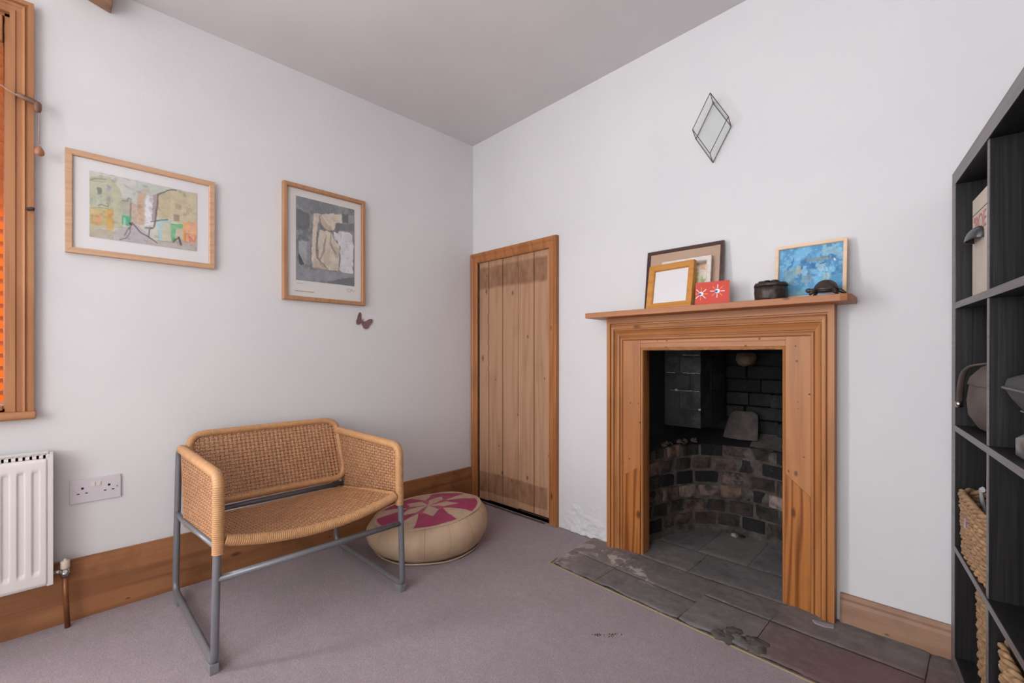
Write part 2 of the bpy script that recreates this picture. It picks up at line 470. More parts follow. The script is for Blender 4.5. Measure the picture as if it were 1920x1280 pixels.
# translucent wooden slats
m, nt, b = new_mat('orange_stained_slats')
b.inputs['Base Color'].default_value = (.44, .17, .06, 1); b.inputs['Roughness'].default_value = .4
tl = nt.nodes.new('ShaderNodeBsdfTranslucent'); tl.inputs[0].default_value = (1.0, .44, .07, 1)
mx = nt.nodes.new('ShaderNodeMixShader'); mx.inputs[0].default_value = .38
nt.links.new(b.outputs[0], mx.inputs[1]); nt.links.new(tl.outputs[0], mx.inputs[2])
nt.links.new(mx.outputs[0], nt.nodes['Material Output'].inputs[0])
M['slats'] = m

# sooty brick, coloured brick by brick
def brick_mat():
    m, nt, b = new_mat('sooty_brick')
    a = nt.nodes.new('ShaderNodeVertexColor'); a.layer_name = 'Col'
    v = coords(nt)
    n1 = noise(nt, v, 14, 6, .65); n2 = noise(nt, v, 60, 5, .65)
    c = mixc(nt, mapr(nt, n1, .42, .62, 0, .9), a.outputs[0], (.012, .011, .011, 1))
    c = mixc(nt, mapr(nt, n2, .60, .75, 0, .35), c, (.12, .095, .082, 1))
    nt.links.new(c, b.inputs['Base Color']); b.inputs['Roughness'].default_value = .8; b.inputs['Specular IOR Level'].default_value = .3
    bump(nt, b, math_(nt, 'ADD', n1, n2), .6, .012)
    return m
M['brick'] = brick_mat()
M['mortar'] = plain('sooty_mortar', (.115, .095, .083, 1), .95, nscale=22, namt=.75, bmp=.5, bscale=50)
M['soot'] = plain('soot', (.012, .0115, .0115, 1), .75, nscale=18, namt=.5, bmp=.6, bscale=26)
M['cement'] = plain('grey_cement', (.105, .088, .080, 1), .95, nscale=26, namt=.45, bmp=.3, bscale=90)
M['steel'] = plain('black_steel_plate', (.020, .021, .023, 1), .5, metal=.2, nscale=6, namt=.3)

def hearth_mat():
    m, nt, b = new_mat('worn_hearth_stone'); v = coords(nt)
    n1 = noise(nt, v, 6, 6, .65); n2 = noise(nt, v, 45, 6, .65); n3 = noise(nt, coords(nt, (1, 1, 1), (4, 2, 0)), 16, 6, .6)
    a = nt.nodes.new('ShaderNodeVertexColor'); a.layer_name = 'Col'
    c = mixc(nt, mapr(nt, n1, .35, .70, 0, .62), a.outputs[0], mixc(nt, .62, a.outputs[0], (.03, .028, .028, 1)))
    c = mixc(nt, mapr(nt, n2, .45, .70, 0, .5), c, (.26, .225, .21, 1))
    c = mixc(nt, mapr(nt, n3, .52, .72, 0, .6), c, (.075, .068, .068, 1))
    sp = nt.nodes.new('ShaderNodeSeparateXYZ'); nt.links.new(coords(nt, (1, 1, 1), (1.5, -.15, 0)), sp.inputs[0])
    # white paint drips along the left front of the hearth, red wash at the right end
    along = math_(nt, 'SUBTRACT', sp.outputs[1], math_(nt, 'MULTIPLY', math_(nt, 'SUBTRACT', sp.outputs[0], 1.05), -.28))
    band = math_(nt, 'MULTIPLY', mapr(nt, along, -.19, -.14), mapr(nt, along, -.10, -.03, 1, 0))
    left = mapr(nt, sp.outputs[0], 1.32, 1.45, 1, 0)
    wp = math_(nt, 'MULTIPLY', math_(nt, 'MULTIPLY', band, left), mapr(nt, n3, .52, .58))
    corner = math_(nt, 'MULTIPLY', mapr(nt, sp.outputs[0], .99, 1.06, 1, 0), mapr(nt, n3, .5, .58))
    c = mixc(nt, math_(nt, 'MULTIPLY', math_(nt, 'MAXIMUM', wp, corner), .85), c, (.50, .44, .40, 1))
    nr = noise(nt, v, 5, 4, .6)
    red = math_(nt, 'MULTIPLY', math_(nt, 'MULTIPLY', mapr(nt, sp.outputs[0], 1.76, 1.95), mapr(nt, sp.outputs[1], -.20, -.10, 1, 0)), mapr(nt, nr, .35, .55))
    c = mixc(nt, math_(nt, 'MULTIPLY', red, .6), c, (.165, .085, .082, 1))
    redl = math_(nt, 'MULTIPLY', mapr(nt, sp.outputs[0], 1.02, 1.16, 1, 0), mapr(nt, nr, .4, .6))
    c = mixc(nt, math_(nt, 'MULTIPLY', redl, .4), c, (.18, .125, .12, 1))
    nt.links.new(c, b.inputs['Base Color']); b.inputs['Roughness'].default_value = .75; b.inputs['Specular IOR Level'].default_value = .35
    bump(nt, b, math_(nt, 'ADD', n3, math_(nt, 'MULTIPLY', n2, .5)), .25, .005)
    return m
M['hearth'] = hearth_mat()

# ------------------------------------------------------------------ room shell
ROOM_X, ROOM_Y = 2.95, -3.4
def zc(x, y): return 2.335 + .025 * x + .011 * y
def wall_with_holes(name, fn, u0, u1, z0, z1, holes, thick, mat):
    us = sorted({u0, u1} | {h[0] for h in holes} | {h[1] for h in holes})
    zs = sorted({z0, z1} | {h[2] for h in holes} | {h[3] for h in holes})
    mb = MB()
    for a, b2 in zip(us[:-1], us[1:]):
        for c, d in zip(zs[:-1], zs[1:]):
            cu, cz = (a + b2) / 2, (c + d) / 2
            if any(h[0] < cu < h[1] and h[2] < cz < h[3] for h in holes): continue
            mb.add([fn(a, c, 0), fn(b2, c, 0), fn(b2, d, 0), fn(a, d, 0)], [(0, 1, 2, 3)])
    for h in holes:
        for (p, q) in (((h[0], h[2]), (h[1], h[2])), ((h[1], h[2]), (h[1], h[3])), ((h[1], h[3]), (h[0], h[3])), ((h[0], h[3]), (h[0], h[2]))):
            mb.add([fn(*p, 0), fn(*q, 0), fn(*q, thick), fn(*p, thick)], [(0, 1, 2, 3)])
    return mb.build(name, mat, kind='structure', fix=False)

floor = MB().add([(-.3, .05, 0), (ROOM_X + .1, .05, 0), (ROOM_X + .1, ROOM_Y - .1, 0), (-.3, ROOM_Y - .1, 0)], [(0, 1, 2, 3)])
floor.box(-.3, ROOM_X + .1, ROOM_Y - .1, .9, -.06, -.02)
floor.build('floor', M['carpet'], kind='structure')
cs = [(x, y, zc(x, y)) for x, y in ((-.1, .1), (ROOM_X + .1, .1), (ROOM_X + .1, ROOM_Y - .1), (-.1, ROOM_Y - .1))]
MB().add(cs + [(x, y, z + .08) for x, y, z in cs], [(0, 1, 2, 3), (4, 5, 6, 7), (0, 1, 5, 4), (1, 2, 6, 5), (2, 3, 7, 6), (3, 0, 4, 7)]).build('ceiling', M['ceiling'], kind='structure')
WY0, WY1, WZ0, WZ1 = -2.72, -2.047, .757, 2.088
wall_with_holes('wall_left', lambda u, z, t: (-t, u, z), ROOM_Y, 0.0, 0.0, 2.46, [(WY0, WY1, WZ0, WZ1), (-3.30, -2.82, WZ0, WZ1)], .24, M['wall'])  # second hole is made up, out of view, to hold the side fill
wall_with_holes('wall_right', lambda u, z, t: (u, t, z), 0.0, ROOM_X, 0.0, 2.46, [(.030, .700, 0.0, 1.575), (1.205, 1.845, 0.0, .985)], .055, M['wall'])
wall_with_holes('wall_back', lambda u, z, t: (u, ROOM_Y - t, z), 0.0, ROOM_X, 0.0, 2.46, [(1.10, 2.60, .55, 1.95)], .2, M['wall'])  # unseen opening put in to hold the rear fill
wall_with_holes('wall_side', lambda u, z, t: (ROOM_X + t, u, z), ROOM_Y, 0.0, 0.0, 2.46, [], .2, M['wall'])

# crumbling plaster at the foot of the wall between door and fireplace
mb = MB()
def skirtpt(u, v):
    x = .728 + u * .33; z = v * .34
    e = max(0.0, math.sin(math.pi * min(1, max(0, u)))) ** .5 * (1 - v) ** .8
    f = (1 - v) ** 1.3
    h = .018 * e * f + .015 * e * f ** .5 * nz((x, 0, z), 20, 3) + .007 * e * nz((x, 0, z), 60, 9)
    return (x, min(.004, .006 - h), z + .004)
mb.grid(skirtpt, 70, 70)
mb.build('trim_1', M['wall'], kind='structure', fix=False)

# ------------------------------------------------------------------ skirting boards
mb = MB()
ys = np.linspace(ROOM_Y, -.031, 60)
for y0, y1 in zip(ys[:-1], ys[1:]):
    h0, h1 = (.2135 + .004 * nz((0, y, 0), 4) for y in (y0, y1))
    mb.add([(.003, y0, -.006), (.003, y1, -.006), (.022, y0, -.006), (.022, y1, -.006), (.003, y0, h0), (.003, y1, h1), (.018, y0, h0), (.018, y1, h1)],
           [(4, 6, 7, 5), (2, 3, 7, 6), (0, 4, 5, 1), (0, 1, 3, 2)])
mb.build('baseboard_left', M['base_y'], kind='structure')
mb = MB()
mb.prism([(-.003, .006), (-.022, .006), (-.022, .078), (-.017, .088), (-.019, .097), (-.012, .1085), (-.003, .1085)], 1.9865, 2.9, 'x')
mb.build('baseboard_right', M['base_x'], kind='structure')

# ------------------------------------------------------------------ window with pine architrave
win = thing('window_1', 'pine framed window at the left edge of the photo', loc=(0, (WY0 + WY1) / 2, WZ0), kind='structure')
mb = MB()
prof = [(0, 0), (0, .022), (.012, .022), (.015, .017), (.026, .017), (.030, .022), (.034, .024), (.0375, .018), (.040, .018), (.042, .027), (.055, .027), (.055, 0)]
f2 = MB(); f2.frame(WY0, WY1, WZ0, WZ1 - .003, prof, 'lrt')
# local frame (x, -h, z) -> world (h, x, z)
mb.add([(-y + .001, x, z) for x, y, z in f2.v], f2.f)
for i in range(len(f2.f)): mb.mi[i] = 0
mb.build('architrave', M['win_z'], win, world=True)
mb = MB(); mb.prism([(-.20, -.0), (.045, -.0), (.052, -.008), (.052, -.020), (.045, -.027), (-.20, -.027)], 0, 1, 'y')
mb.v = [(x, WY0 - .06 + y * (WY1 - WY0 + .12), WZ0 + z) for x, y, z in mb.v]
mb.build('sill', M['win_y'], win, world=True, bevel=.004)
mb = MB(); mb.frame(WY0 + .05, WY1 - .05, WZ0 + .05, WZ1 - .05, [(0, 0), (0, .04), (.05, .04), (.05, 0)])
mb.v = [(-y - .19, x, z) for x, y, z in mb.v]
mb.box(-.22, -.185, (WY0 + WY1) / 2 - .02, (WY0 + WY1) / 2 + .02, WZ0 + .05, WZ1 - .05)
mb.build('sash', M['white_paint'], win, world=True)
MB().box(-.214, -.210, WY0 + .04, WY1 - .04, WZ0 + .04, WZ1 - .04).build('glass_pane', M['glass'], win, world=True)
mb = MB()
for y0 in (WY0 - .002, WY1 - .012):
    mb.box(-.185, .004, y0, y0 + .014, WZ0, WZ1)
mb.box(-.185, .004, WY0, WY1, WZ1 - .012, WZ1 + .002)
mb.build('reveal_lining', M['win_z'], win, world=True)

MB().add([(-.24, -3.5, 2.46), (-.95, -3.5, 2.22), (-.95, -1.6, 2.22), (-.24, -1.6, 2.46), (-.24, -3.5, 2.54), (-.95, -3.5, 2.30), (-.95, -1.6, 2.30), (-.24, -1.6, 2.54)],
         [(0, 1, 2, 3), (7, 6, 5, 4), (0, 4, 5, 1), (1, 5, 6, 2), (2, 6, 7, 3), (3, 7, 4, 0)]).build('added_overhang', M['white_paint'], kind='structure', label='unseen overhang added outside to shade the upper blind')  # overhang out of view, added to keep sun off the upper slats
# wooden venetian blind
bl = thing('venetian_blind', 'orange wooden slatted blind hanging closed in the window', 'blind', (-.02, (WY0 + WY1) / 2, WZ1 - .05))
BY0, BY1 = WY0 + .02, WY1 - .016
MB().box(-.055, .012, BY0, BY1, WZ1 - .100, WZ1 - .014).build('head_rail', M['win_y'], bl, world=True, bevel=.003)
mb = MB(); z = WZ1 - .118; k = 0
while z > WZ0 + .03:
    ang = math.radians(51)
    dx, dz = .0245 * math.cos(ang), .0245 * math.sin(ang)
    cx = -.022
    a, b2 = (cx - dx, z - dz), (cx + dx, z + dz)
    nx, nzv = -.0014 * math.sin(ang), .0014 * math.cos(ang)
    mb.hexa([(a[0] - nx, BY0, a[1] - nzv), (b2[0] - nx, BY0, b2[1] - nzv), (a[0] - nx, BY1, a[1] - nzv), (b2[0] - nx, BY1, b2[1] - nzv),
             (a[0] + nx, BY0, a[1] + nzv), (b2[0] + nx, BY0, b2[1] + nzv), (a[0] + nx, BY1, a[1] + nzv), (b2[0] + nx, BY1, b2[1] + nzv)])
    z -= .0415
mb.build('slats', M['slats'], bl, world=True)
MB().box(-.045, .003, BY0, BY1, WZ0 + .004, WZ0 + .022).build('bottom_rail', M['win_y'], bl, world=True, bevel=.003)
mb = MB()
for y in (BY0 + .12, BY1 - .12, (BY0 + BY1) / 2):
    mb.tube([(.006, y, WZ1 - .1), (.006, y, WZ0 + .02)], .0012, 6)
mb.build('ladder_cord', M['cord'], bl, world=True)
cd = MB().tube([(.012, -2.30, 1.96), (.030, -2.055, 1.825), (.047, -2.033, 1.808), (.052, -1.985, 1.80), (.050, -1.9795, 1.785), (.050, -1.979, 1.66)], .0014, 6).build('pull_cord', M['cord'], bl, world=True)
MB().lathe([(.0005, .032), (.004, .031), (.0075, .026), (.0118, .018), (.0130, .010), (.0112, .003), (.006, -.001), (.0005, -.002)], (.050, -1.979, 1.622), 20).build('acorn', M['acorn'], cd, world=True)

hk = thing('cord_holdback', 'worn brown wooden arm sticking out from the window frame, carrying the blind cord', 'hook', (.028, -2.02, 1.80))
mb = MB(); mb.tube([(.024, -2.030, 1.815), (.040, -2.030, 1.812), (.048, -2.020, 1.806), (.050, -1.990, 1.798), (.050, -1.984, 1.795)], [.006, .0075, .008, .009, .008], 10)
mb.build('arm', M['brown_wood'], hk, world=True)
mb = MB(); mb.lathe([(.002, -.024), (.007, -.022), (.010, -.012), (.010, .006), (.006, .012), (.001, .013)], (.050, -1.983, 1.790), 14)
mb.build('end_knob', M['brown_wood'], hk, world=True)
tag(MB().tube([(.026, -2.005, 1.440), (.036, -2.002, 1.440), (.042, -1.996, 1.440), (.042, -1.990, 1.439)], [.006, .0055, .006, .005], 10).build('iron_pin', M['rust']),
    'small dark iron pin on the edge of the window frame', 'pin')

tag(MB().hexa([(.0, -1.93, 2.262), (.075, -1.93, 2.255), (.0, -1.795, 2.228), (.075, -1.795, 2.222), (.0, -1.93, 2.40), (.075, -1.93, 2.40), (.0, -1.795, 2.32), (.075, -1.795, 2.315)]).build('timber_stub', M['old_oak'], bevel=.004),
    'old brown timber stub high on the wall under the ceiling', 'timber')

# ------------------------------------------------------------------ radiator
rad = thing('radiator', 'white panel radiator under the window', 'radiator', (.06, -2.45, .165))
RY0, RY1, RZ0, RZ1 = -2.75, -1.958, .172, .600
def radpt(u, v):
    y = RY0 + u * (RY1 - RY0); z = RZ0 + v * (RZ1 - RZ0)
    pitch = .0335; t = ((RY1 - y - .012) / pitch) % 1.0
    if RY1 - y < .014: t = .0
    d = 0.0
    zin = min(z - RZ0 - .045, RZ1 - .038 - z)
    if .22 < t < .78 and zin > 0:
        e = min(1, (t - .22) / .12, (.78 - t) / .12); d = -.008 * e * min(1, zin / .012)
    edge = min(u * (RY1 - RY0), (1 - u) * (RY1 - RY0), v * (RZ1 - RZ0), (1 - v) * (RZ1 - RZ0))
    if edge < .005: d -= .006 * (1 - edge / .005)
    return (.088 + d, y, z)
mb = MB(); mb.grid(radpt, 420, 60, smooth=True)
mb.box(.076, .0815, RY0, RY1, RZ0, RZ1)
mb.build('front_panel', M['radiator'], rad, world=True, fix=False)
mb = MB(); mb.box(.024, .030, RY0, RY1, RZ0, RZ1)
for i in range(28):
    y = RY0 + .02 + i * .027
    mb.box(.031, .075, y, y + .003, RZ0 + .02, RZ1 - .01)
mb.build('rear_panel', M['rad_dark'], rad, world=True)
mb = MB(); mb.box(.020, .080, RY1 + .003, RY1 + .012, RZ0 - .002, RZ1 + .012); mb.box(.076, .084, RY1 - .004, RY1 + .012, RZ0 - .002, RZ1 + .012)
mb.build('side_cover', M['radiator'], rad, world=True, bevel=.0015)
mb = MB(); gz0, gz1 = RZ1 + .001, RZ1 + .010
mb.box(.020, .030, RY0, RY1, gz0, gz1 + .006); mb.box(.070, .085, RY0, RY1, gz0, gz1)
y = RY1 - .006
while y > RY0:
    mb.box(.020, .085, y - .006, y, gz0, gz1); y -= .0155
mb.box(.045, .052, RY0, RY1, gz0, gz1)
mb.build('top_grille', M['radiator'], rad, world=True)
vl = MB().tube([(.06, -1.946, .200), (.06, -1.925, .200)], .007, 12)
vl.tube([(.06, -1.9175, .178), (.06, -1.9175, .205)], .0115, 14)
vl.tube([(.06, -1.9175, .186), (.06, -1.9175, .196)], .0145, 6)
vl.tube([(.06, -1.9175, .198), (.075, -1.9175, .200)], .006, 8)
vl = vl.build('valve', M['chrome'], rad, world=True)
MB().lathe([(.0105, 0), (.0125, .004), (.0125, .026), (.010, .029), (.0045, .0295), (.0045, .034), (.001, .0345)], (.06, -1.9175, .206), 20).build('valve_cap', M['cap'], vl, world=True)
MB().tube([(.06, -1.9175, .183), (.060, -1.916, .10), (.060, -1.911, -.012)], .0078, 14).build('pipe', M['copper'], rad, world=True)

# ------------------------------------------------------------------ double socket
so = thing('double_socket', 'white double power socket on the wall beside the radiator', 'socket', (.0, -1.8364, .4535), (0, 0, math.pi / 2))
MB().box(-.0697, .0697, -.0085, 0, -.043, .043).build('faceplate', M['socket'], so, bevel=.0022, seg=3)
for x in (-.008, .0075):
    MB().box(x - .0058, x + .0058, -.0115, -.0086, .011, .0285).build('rocker_switch', M['switch'], so, bevel=.001)
for s in (-1, 1):
    mb = MB()
    cx = s * .036
    mb.box(cx - .0035, cx + .0035, -.0089, -.0078, .006, .0135)
    for q in (-.011, .011): mb.box(cx + q - .0037, cx + q + .0037, -.0089, -.0078, -.0105, -.0070)
    mb.build('pin_holes', M['black'], so)
for s in (-1, 1):
    MB().tube([(s * .0585, -.0075, .0005), (s * .0585, -.0095, .0005)], .0032, 12).build('screw', M['chrome'], so)

# ------------------------------------------------------------------ painting on a vertex grid
def vnoise(x, y, f, o=0):
    # smooth value noise, vectorised
    x = x * f + o * 13.7; y = y * f + o * 7.3
    xi, yi = np.floor(x).astype(int), np.floor(y).astype(int)
    xf, yf = x - xi, y - yi
    xf = xf * xf * (3 - 2 * xf); yf = yf * yf * (3 - 2 * yf)
    def h(a, b2): 
        n = np.sin(a * 127.1 + b2 * 311.7 + o * 17.3) * 43758.5453
        return n - np.floor(n)
    return (h(xi, yi) * (1 - xf) + h(xi + 1, yi) * xf) * (1 - yf) + (h(xi, yi + 1) * (1 - xf) + h(xi + 1, yi + 1) * xf) * yf

class Canvas:
    def __init__(self, W, H, quad, base):
        self.W, self.H, self.q = W, H, quad
        xs, ys = np.meshgrid(np.linspace(0, 1, W), np.linspace(0, 1, H))
        self.x, self.y = xs, ys
        self.asp = 1.0
        self.c = np.zeros((H, W, 3)); self.c[:] = [s2l(k) for k in base]
    def uv(self, p):
        (x0, y0), (x1, y1), (x2, y2), (x3, y3) = self.q   # TL TR BR BL
        t = (p[0] - x0) / (x1 - x0)
        h0, h1 = y3 - y0, y2 - y1
        u = t * h1 / ((1 - t) * h0 + t * h1)
        yt = y0 + t * (y1 - y0); yb = y3 + t * (y2 - y3)
        return u, (p[1] - yt) / (yb - yt)
    def wob(self, a, o):
        return (self.x + a * (vnoise(self.x, self.y, 22, o) - .5), self.y + a * 1.5 * (vnoise(self.x, self.y, 22, o + 3) - .5))
    def poly(self, pts, col, al=1.0, wob=.015, o=0, var=.12):
        P = [self.uv(p) for p in pts]
        X, Y = self.wob(wob, o + len(pts))
        ins = np.zeros_like(X, bool)
        j = len(P) - 1
        for i in range(len(P)):
            xi, yi = P[i]; xj, yj = P[j]
            if yi != yj:
                ins ^= ((yi > Y) != (yj > Y)) & (X < (xj - xi) * (Y - yi) / (yj - yi) + xi)
            j = i
        a = ins * al * (.8 + .4 * vnoise(self.x, self.y, 9, o + 5)).clip(0, 1)
        cc = np.array([s2l(k) for k in col]) * (1 + var * (vnoise(self.x, self.y, 14, o + 1) - .5) * 2)[..., None]
        self.c = self.c * (1 - a[..., None]) + cc * a[..., None]
    def line(self, pts, w, col, al=1.0, wob=.008, o=0):
        P = [self.uv(p) for p in pts]
        X, Y = self.wob(wob, o + 2)
        Ya = Y * .65
        a = np.zeros_like(X)
        for (ax, ay), (bx, by) in zip(P[:-1], P[1:]):
            ay, by = ay * .65, by * .65
            dx, dy = bx - ax, by - ay; L = dx * dx + dy * dy + 1e-9
            t = (((X - ax) * dx + (Ya - ay) * dy) / L).clip(0, 1)
            d = np.hypot(X - ax - t * dx, Ya - ay - t * dy)
            a = np.maximum(a, (1.5 - d / w).clip(0, 1))
        a = (a * al)[..., None]
        self.c = self.c * (1 - a) + np.array([s2l(k) for k in col]) * a
    def blot(self, f, o, col, lo, hi, al):
        n = .6 * vnoise(self.x, self.y, f, o) + .4 * vnoise(self.x, self.y, f * 2.3, o + 4)
        a = (((n - lo) / (hi - lo)).clip(0, 1) * al)[..., None]
        self.c = self.c * (1 - a) + np.array([s2l(k) for k in col]) * a
    def mesh(self, name, mat, parent, x0, x1, z0, z1, y, k=1.2):
        mb = MB()
        vs = []; cs = []
        for j in range(self.H):
            for i in range(self.W):
                vs.append((x0 + (x1 - x0) * i / (self.W - 1), y, z1 + (z0 - z1) * j / (self.H - 1)))
        cc = np.minimum(self.c * k, .9)
        W = self.W
        fs = [(j * W + i, (j + 1) * W + i, (j + 1) * W + i + 1, j * W + i + 1) for j in range(self.H - 1) for i in range(W - 1)]
        mb.add(vs, fs)
        mb.c = [tuple(q) + (1.0,) for q in cc.reshape(-1, 3)]
        # give the sheet a real thickness
        b = len(mb.v)
        mb.add([(x0, y + .0012, z0), (x1, y + .0012, z0), (x1, y + .0012, z1), (x0, y + .0012, z1)], [(0, 1, 2, 3)], col=(.6, .58, .55, 1))
        return mb.build(name, mat, parent, fix=False)

# ---- street painting, pale oak frame
p1 = thing('framed_picture', 'wide pale oak framed watercolour of a street with coloured stalls', 'picture', (.0015, -1.692, 1.3125), (0, 0, math.pi / 2))
w, h = .4505, .369
fw = .0205
MB().frame(-w / 2 + fw, w / 2 - fw, fw, h - fw, [(0, 0), (0, .017), (.003, .021), (fw, .021), (fw, 0)]).build('frame', M['oak'], p1, bevel=.0008)
MB().box(-w / 2 + .004, w / 2 - .004, -.0105, -.002, .004, h - .004).build('mount_board', M['paper'], p1)
cv = Canvas(170, 120, [(330, 290), (1323, 508), (1322, 1040), (333, 897)], (196, 197, 188))
cv.blot(5, 1, (178, 186, 178), .45, .7, .6)
G = (160, 157, 130)
cv.poly([(330, 345), (520, 350), (620, 470), (640, 560), (640, 820), (330, 830)], (176, 176, 150), .95, o=1)
cv.poly([(330, 345), (500, 345), (580, 430), (600, 820), (560, 830), (540, 480), (330, 400)], (186, 184, 160), .6, o=2)
cv.poly([(330, 640), (500, 650), (500, 800), (330, 800)], (194, 170, 120), .8, o=3)
cv.poly([(485, 645), (550, 660), (555, 850), (490, 845)], (206, 158, 78), .9, o=4)
cv.poly([(385, 690), (440, 695), (440, 800), (385, 795)], (204, 150, 106), .7, o=5)
cv.poly([(345, 690), (365, 690), (365, 790), (345, 780)], (190, 140, 90), .6, o=6)
cv.poly([(400, 445), (442, 450), (440, 512), (405, 510)], (96, 104, 104), .9, .006, o=7)
cv.poly([(488, 425), (530, 432), (530, 492), (490, 488)], (156, 162, 168), .8, o=8)
cv.poly([(340, 540), (365, 540), (365, 620), (342, 620)], (150, 158, 154), .7, o=9)
cv.poly([(490, 530), (530, 535), (530, 610), (490, 605)], (150, 156, 148), .6, o=10)
cv.poly([(390, 525), (425, 530), (425, 605), (390, 600)], (186, 194, 190), .7, o=10)
cv.line([(340, 375), (380, 365), (480, 375)], .006, (110, 116, 110), .6, o=1)
cv.line([(335, 385), (420, 395), (470, 400)], .004, (110, 116, 110), .5, o=2)
cv.line([(345, 635), (500, 640)], .004, (150, 120, 70), .6, o=3)
cv.line([(415, 615), (445, 605), (480, 620), (505, 630), (505, 612)], .004, (90, 90, 90), .8, o=4)
cv.poly([(620, 545), (720, 560), (720, 720), (640, 700)], (168, 164, 146), .8, o=11)
cv.poly([(700, 590), (760, 600), (770, 800), (720, 790), (700, 700)], (188, 162, 142), .8, o=12)
cv.poly([(770, 505), (860, 500), (840, 560), (840, 800), (785, 800), (770, 700)], (196, 164, 138), .9, o=13)
cv.poly([(760, 490), (880, 460), (890, 500), (780, 540)], (186, 166, 156), .5, o=13)
cv.poly([(858, 520), (918, 540), (915, 790), (850, 810), (845, 700)], (214, 212, 218), .95, o=14)
cv.poly([(918, 520), (965, 510), (950, 740), (905, 760)], (162, 146, 148), .9, o=15)
cv.poly([(965, 510), (1120, 470), (1322, 510), (1322, 790), (1180, 790), (1050, 760), (955, 730)], (192, 180, 150), .95, o=16)
cv.poly([(965, 520), (1080, 490), (1080, 740), (960, 720)], (184, 172, 142), .7, o=17)
cv.poly([(1130, 600), (1180, 610), (1180, 660), (1130, 650)], (172, 156, 126), .8, o=18)
cv.poly([(1220, 630), (1260, 640), (1255, 700), (1225, 690)], (170, 152, 128), .7, o=18)
cv.poly([(1110, 700), (1165, 705), (1165, 770), (1110, 765)], (152, 138, 122), .8, o=19)
cv.poly([(950, 745), (1050, 740), (1090, 790), (1090, 930), (960, 930)], (190, 186, 160), .85, o=20)
cv.poly([(955, 770), (1000, 770), (1000, 930), (960, 925)], (164, 196, 200), .85, o=21)
cv.poly([(960, 735), (1060, 745), (1090, 775), (1000, 775), (955, 760)], (158, 190, 196), .8, o=21)
cv.poly([(1085, 785), (1195, 790), (1195, 825), (1130, 830), (1125, 950), (1085, 950)], (104, 174, 120), .95, o=22)
cv.poly([(1130, 830), (1195, 830), (1195, 950), (1130, 950)], (194, 170, 142), .7, o=23)
cv.poly([(1195, 770), (1322, 775), (1322, 985), (1200, 960)], (222, 160, 120), .92, o=24)
cv.poly([(1195, 790), (1225, 790), (1225, 950), (1195, 940)], (214, 164, 90), .7, o=24)
cv.line([(1215, 880), (1210, 950), (1260, 960), (1250, 900), (1300, 960), (1310, 915)], .006, (206, 98, 84), .8, o=5)
cv.poly([(630, 700), (720, 720), (705, 805), (630, 790)], (84, 166, 128), .95, o=25)
cv.poly([(645, 725), (668, 730), (665, 795), (645, 790)], (160, 196, 180), .8, .005, o=26)
cv.poly([(330, 820), (560, 850), (560, 930), (333, 897)], (176, 164, 144), .85, o=27)
cv.poly([(560, 840), (700, 800), (780, 800), (960, 960), (950, 990), (560, 930)], (178, 168, 172), .85, o=28)
cv.poly([(880, 930), (1322, 960), (1322, 1040), (880, 985)], (180, 164, 158), .8, o=29)
cv.blot(18, 6, (120, 112, 108), .62, .8, .35)
D = (92, 84, 86)
cv.line([(965, 515), (1090, 470), (1130, 475)], .006, D, .9, o=6)
cv.line([(965, 515), (955, 640), (930, 810)], .008, (112, 92, 88), .9, o=7)
cv.line([(895, 768), (1050, 745)], .006, (80, 92, 98), .9, o=8)
cv.line([(725, 770), (800, 860), (880, 910), (955, 960)], .006, (86, 84, 90), .85, o=9)
cv.line([(712, 790), (700, 880), (670, 915), (610, 930)], .005, D, .8, o=10)
cv.line([(695, 820), (655, 890)], .005, D, .8, o=11)
cv.line([(710, 780), (715, 790)], .014, (56, 56, 58), .95, o=11)
cv.line([(850, 818), (920, 822), (885, 835), (880, 900)], .006, D, .85, o=12)
cv.line([(625, 570), (680, 575), (690, 545), (720, 560)], .004, D, .7, o=13)
cv.line([(712, 600), (712, 720)], .006, (120, 104, 104), .8, o=14)
cv.line([(1100, 955), (1155, 910), (1170, 980)], .007, (70, 78, 74), .85, o=15)
cv.line([(1155, 910), (1185, 980)], .006, (70, 78, 74), .85, o=16)
cv.line([(960, 940), (1100, 960)], .006, (130, 160, 158), .6, o=17)
cv.mesh('print', M['paint'], p1, -.1625, .1632, .067, .3078, -.0125, 1.18)
MB().box(-w / 2 + fw, w / 2 - fw, -.0158, -.0145, fw, h - fw).build('glass_pane', M['glass'], p1)

# ---- stone carving print, oak frame
p2 = thing('framed_picture', 'upright oak framed print of a carved stone torso on grey', 'picture', (.0015, -.987, 1.211), (0, 0, math.pi / 2))
w, h = .413, .558
fw = .0195
MB().frame(-w / 2 + fw, w / 2 - fw, fw, h - fw, [(0, 0), (0, .021), (.003, .026), (fw - .002, .026), (fw, .023), (fw, 0)]).build('frame', M['oak2'], p2, bevel=.0008)
MB().box(-w / 2 + .004, w / 2 - .004, -.0095, -.002, .004, h - .004).build('mount_board', M['mount'], p2)
cv = Canvas(120, 160, [(203, 252), (622, 347), (620, 888), (212, 843)], (122, 122, 124))
cv.blot(6, 2, (92, 93, 96), .4, .65, .8)
cv.blot(16, 8, (150, 150, 150), .55, .8, .5)
cv.poly([(203, 252), (460, 310), (500, 380), (330, 380), (220, 330)], (112, 114, 118), .7, o=1)
cv.poly([(203, 340), (300, 380), (300, 480), (205, 490)], (84, 84, 88), .8, o=2)
cv.poly([(222, 570), (300, 575), (300, 720), (262, 735), (222, 640)], (150, 150, 152), .9, o=3)
cv.poly([(222, 650), (262, 730), (240, 740), (222, 720)], (44, 42, 42), .95, o=4)
cv.poly([(285, 575), (318, 570), (318, 740), (275, 740)], (118, 118, 124), .8, o=5)
